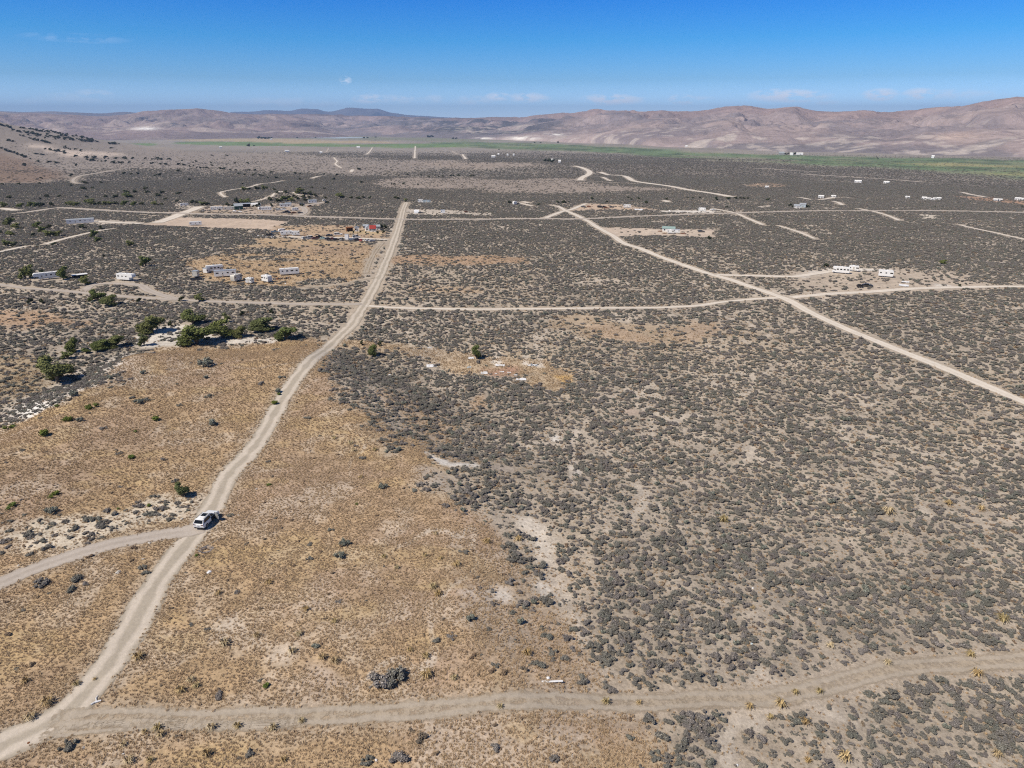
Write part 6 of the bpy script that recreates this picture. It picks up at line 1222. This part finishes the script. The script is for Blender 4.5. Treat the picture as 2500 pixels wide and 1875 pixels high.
scatter('juniper_stands', STAND[0], STAND[1], np.stack([ws * 0, ws * 0, RNG.uniform(0, 6.28, len(ws))], 1), RNG.integers(0, 4, len(ws)), stand_src, 'dark juniper stands on the slope at upper left', 'juniper woods')

# ---------------------------------------------------------------- distinctive bushes of the foreground
BUSHM = [shrub_mesh(800 + i, SAGE_M, 420, .62, .8, 9, .07, 'sagebrush') for i in range(2)]
BLUEB = [shrub_mesh(810 + i, BLUE_M, 220, .5, .8, 6, .08, 'blue_sage_bush') for i in range(2)]
GRB = [shrub_mesh(820 + i, GREEN_M, 200, .5, .7, 6, .08, 'rabbitbrush') for i in range(3)]
BIGG = [blade_mesh(830 + i, GOLD_M, 46, .42, .55, .035, 'bunch_grass', .75) for i in range(4)]
def bush(px, py, wpx, name, meshes, label, cat='bush', group=None, hk=1.0, dk=1.0):
    p = P(px, py); W = wpx / F * depth_of(p) / 1.4; KEEPOUT.append((p[0], p[1], W * .6))
    o = put(name, meshes[int(px) % len(meshes)], (p[0], p[1] + W * .35, p[2] - .03), (W, W * dk, W * hk), random.uniform(0, 6), label=label, category=cat)
    if group: o['group'] = group
    return o
bush(930, 1678, 52, 'sagebrush', BUSHM, 'left part of the biggest grey-green sagebrush in the lower centre grass', hk=1.0); bush(962, 1668, 52, 'sagebrush', BUSHM, 'right part of the biggest grey-green sagebrush in the lower centre grass', hk=1.05)
for px, py, wx, lb in [(1151, 1518, 30, 'round blue-green bush alone in the grass'), (1269, 1526, 26, 'grey-green bush right of the round blue-green one'), (838, 1334, 28, 'upper dark blue-green bush of three left of centre'), (830, 1364, 28, 'lower pale blue-green bush of three left of centre'), (515, 1042, 30, 'round blue-grey bush in the middle of the left field'), (500, 898, 40, 'pale blue-green low bushes high on the left field'),
   (503, 925, 16, 'tiny blue-green bush below the pale pair'), (345, 915, 20, 'pale bush near the top left of the field'), (195, 1031, 22, 'blue-grey bush between green ones on the left field'), (124, 1256, 32, 'blue-green bush at the left edge above the gully'), (338, 987, 24, 'grey-green bush in the upper left field'), (932, 1195, 24, 'blue-green low bush at the left of centre field'), (679, 960, 22, 'blue-green bush beside the road above the bright green one'), (175, 970, 30, 'pale blue-green bush on the white slope')]: bush(px, py, wx, 'blue_sage_bush', BLUEB, lb)
for px, py, wx, lb in [(669, 990, 26, 'bright green bush touching the left road edge'), (681, 966, 16, 'small green bush above the bright one at the road edge'), (375, 1030, 30, 'yellow-green bush in the middle of the left field'), (318, 1122, 26, 'green bush left of the road centre left'), (218, 999, 30, 'low yellow-green bush upper left field'), (136, 994, 18, 'small green bush on the white slope edge'), (105, 1067, 40, 'long low green bush at the left'), (157, 1030, 30, 'olive bush left of the blue-grey one'),
   (20, 1052, 30, 'pale green bush at the left edge below the white slope'), (131, 1215, 30, 'upright green bush above the gully at far left'), (26, 1243, 30, 'bright green bush at the left edge'), (288, 1245, 13, 'small dark green bush in the white gully'), (363, 1238, 18, 'yellow-green bush at the right end of the gully'), (652, 1678, 24, 'bright green bush in the lower left grass'), (480, 1360, 16, 'green tuft at the road edge below the SUV'), (658, 1188, 17, 'small green bush right of the road above the SUV'), (871, 1232, 12, 'small green bush in the centre field'), (330, 1057, 16, 'pale olive bush left field centre')]: bush(px, py, wx, 'rabbitbrush', GRB, lb, hk=.85)
for px, py, wx, lb in [(215, 1365, 24, 'brown bush on the lower side of the branch road'), (325, 1343, 26, 'reddish brown bush on the lower side of the branch road'), (180, 1421, 38, 'dark green bush low between the roads'), (205, 1432, 22, 'small dark bush right of the dark green one between the roads'), (92, 1434, 36, 'dark bush below the branch road at left'), (347, 1389, 20, 'olive bush upper beside the main road'), (352, 1404, 24, 'olive bush lower beside the main road'), (318, 1374, 20, 'brown green bush left of the pale boulder'),
   (73, 1630, 26, 'black-shadowed burnt shrub on the left slope'), (18, 1555, 30, 'brown clump at the left edge'), (1025, 1818, 50, 'grey-brown bush near the bottom left of centre'), (1210, 1833, 32, 'dark grey bush at the bottom centre'), (1230, 1648, 34, 'dark brown bush right of the tall grass'), (1200, 1645, 26, 'dark brown bush left of another above the two rut track'), (1280, 1640, 28, 'dark green-brown bush left of the white board'), (970, 1865, 54, 'grey bush cut by the bottom edge'), (893, 1865, 30, 'dark green bush at the bottom left of centre'), (1065, 1573, 26, 'olive streaky bush in the lower centre grass')]: bush(px, py, wx, 'dry_bush', BROWNS if 'brown' in lb or 'shadow' in lb else SHRUBS[:3], lb, hk=.9)
G1 = [(332, 1612, 36), (463, 1665, 26), (478, 1678, 26), (437, 1692, 32), (183, 1674, 24), (57, 1668, 28), (110, 1725, 44), (70, 1760, 36), (230, 1658, 14), (382, 1782, 30), (388, 1800, 30), (513, 1782, 30), (577, 1777, 26), (665, 1782, 28), (735, 1765, 24), (298, 1823, 24), (350, 1790, 20), (310, 1865, 34), (1222, 1728, 22), (1482, 1718, 28), (1562, 1718, 20), (1944, 1694, 24), (2004, 1692, 24), (2170, 1622, 26), (2374, 1604, 30), (1832, 1730, 28), (1909, 1728, 36), (1883, 1755, 24),
 (1968, 1770, 30), (2070, 1860, 44), (1975, 1862, 24), (2440, 1850, 34), (2390, 1652, 36), (2455, 1520, 40), (2030, 1580, 26), (1040, 1658, 40), (1108, 1660, 26), (1057, 1436, 26), (1069, 1454, 26), (1287, 1600, 30), (1114, 1380, 26), (1075, 1364, 18), (1037, 1357, 18), (968, 1388, 20), (938, 1360, 18), (1000, 1590, 22), (1040, 1605, 26), (815, 1620, 30), (545, 1577, 34), (530, 1450, 22), (655, 1425, 24), (745, 1490, 22), (728, 1552, 24), (710, 1595, 28), (785, 1610, 28), (625, 1555, 24), (690, 1860, 24), (500, 1850, 36), (363, 1862, 26), (815, 1520, 22), (1190, 1325, 26), (1266, 1320, 26), (2175, 1256, 40), (2320, 1232, 26), (2400, 1245, 26), (1770, 1275, 34), (1840, 1485, 18), (1063, 1303, 16), (880, 1165, 16), (855, 1082, 20), (862, 1100, 18), (915, 1098, 18), (815, 1070, 18)]
for i, (px, py, wx) in enumerate(G1):
    where = 'on the two rut track' if 1690 < py < 1790 and px > 250 else 'in the lower left grass' if px < 600 and py > 1500 else 'among sagebrush at right' if px > 1700 else 'in the centre grass'
    bush(px, py + 4, wx * 1.25, 'bunch_grass', BIGG, 'golden brown bunch grass clump spraying outward ' + where, 'grass clump', 'golden bunch grass clumps ' + where, .9)

# ---------------------------------------------------------------- sagebrush: 300 nearest as plants of their own, the rest as one spread
parts_ = [sage_points(50, 150, .80, .86, .60), sage_points(150, 230, .66, .95, .80), sage_points(230, 620, .38, 1.15, .8), sage_points(620, 1300, .17, 1.6, .8), sage_points(1300, 3300, .034, 2.5, .85)]
x, y, z, s = [np.concatenate(v) for v in zip(*parts_)]
ok = np.ones(len(x), bool)
for kx, ky, kr in KEEPOUT: ok &= (x - kx) ** 2 + (y - ky) ** 2 > (kr + .4) ** 2
x, y, z, s = x[ok], y[ok], z[ok], s[ok]
px, py, dpz = project(x, y, z); inside = (px > 0) & (px < 2500) & (py > 0) & (py < 1870)
rank = np.where(inside, s / dpz, 0); order = np.argsort(-rank); first = order[:300]; rest = order[300:]
SRC = []
for k, i in enumerate(first):
    zsc = s[i] * random.uniform(.75, 1.05)
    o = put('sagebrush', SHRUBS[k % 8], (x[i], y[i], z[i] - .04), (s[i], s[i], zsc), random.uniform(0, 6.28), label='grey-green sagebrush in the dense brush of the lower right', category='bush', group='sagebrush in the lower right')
    if k < 8: SRC.append(o)
n = len(rest); sc = s[rest]
other = [next(o for o in bpy.data.objects if o.data in BLUEB and o.name.startswith('blue')), next(o for o in bpy.data.objects if o.data in BROWNS and o.name.startswith('dry_bush'))]
SRC9 = SRC + other; pick = RNG.integers(0, 8, n); u_ = RNG.uniform(0, 1, n); pick = np.where(u_ < .035, 8, np.where(u_ < .09, 9, pick))
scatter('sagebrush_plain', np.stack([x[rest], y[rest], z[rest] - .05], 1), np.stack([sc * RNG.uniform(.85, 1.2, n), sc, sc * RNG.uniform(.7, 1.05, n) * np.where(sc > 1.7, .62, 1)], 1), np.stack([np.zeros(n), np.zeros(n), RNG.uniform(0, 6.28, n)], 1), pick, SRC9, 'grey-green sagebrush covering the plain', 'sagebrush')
print('sage', n)
# small low plants and seedlings between the brush
x, y = candidates(50, 210, .75); _, sg, tf, m = cover(x, y); rd = road_dist(x, y); k = (RNG.uniform(0, 1, len(x)) < np.clip(sg, 0, 1) * (.25 + .6 * sstep(fbm(x / 4, y / 4, 3, 611), .4, .6))) & (rd > .3); x, y = x[k], y[k]; n = len(x); s = RNG.uniform(.16, .42, n)
scatter('low_scrub', np.stack([x, y, gz(x, y) - .02], 1), np.stack([s, s, s * .8], 1), np.stack([np.zeros(n), np.zeros(n), RNG.uniform(0, 6.28, n)], 1), RNG.integers(0, 8, n), SRC, 'small low scrub between the sagebrush', 'scrub')
print('low', n)
# dry grass tufts over the foreground hill and the tan fields
def tuft_points(r0, r1, dens, s0):
    x, y = candidates(r0, r1, dens); _, sg, tf, m = cover(x, y); rd = road_dist(x, y); cl = fbm(x / 2.2, y / 2.2, 3, 621)
    k = (RNG.uniform(0, 1, len(x)) < tf * (.5 + .8 * sstep(cl, .36, .58))) & (rd > RNG.uniform(-.5, .6, len(x))); x, y = x[k], y[k]
    return x, y, gz(x, y), s0 * RNG.uniform(.6, 1.5, len(x))
tp = [tuft_points(50, 130, 9.0, .66), tuft_points(130, 240, 4.2, .86), tuft_points(240, 420, .6, 1.4)]
x, y, z, s = [np.concatenate(v) for v in zip(*tp)]; n = len(x); print('tufts', n)
TS = []
for k in range(4):
    o = put('grass_tuft', TUFTS[k], (x[k], y[k], z[k]), float(s[k]), 0, label='small dry tan grass tuft on the foreground hill', category='grass tuft', group='dry grass tufts of the foreground hill'); TS.append(o)
scatter('dry_grass', np.stack([x, y, z - .02], 1)[4:], np.stack([s, s, s * RNG.uniform(.6, 1.2, n)], 1)[4:], np.stack([np.zeros(n), np.zeros(n), RNG.uniform(0, 6.28, n)], 1)[4:], RNG.integers(0, 4, n - 4), TS, 'dry tan grass tufts covering the foreground hill', 'dry grass')
# small brown brush sprinkled through the grass
x, y = candidates(50, 330, .055); _, sg, tf, m = cover(x, y); rd = road_dist(x, y)
k = (RNG.uniform(0, 1, len(x)) < np.clip(tf, 0, 1) * (.3 + .9 * sstep(fbm(x / 16, y / 16, 3, 633), .4, .65))) & (rd > .6); x, y = x[k], y[k]; z = gz(x, y); n = len(x); s = RNG.uniform(.28, .75, n) ** 1.0
BS = [put('dry_brush', BROWNS[k], (x[k], y[k], z[k]), float(s[k]), 0, label='small brown dry brush in the foreground grass', category='dry brush', group='small brown brush of the foreground grass') for k in range(4)]
scatter('brown_brush', np.stack([x, y, z - .02], 1)[4:], np.stack([s, s, s], 1)[4:], np.stack([np.zeros(n), np.zeros(n), RNG.uniform(0, 6.28, n)], 1)[4:], RNG.integers(0, 4, n - 4), BS, 'small brown brush sprinkled through the dry grass', 'dry brush')
print('brown', n)
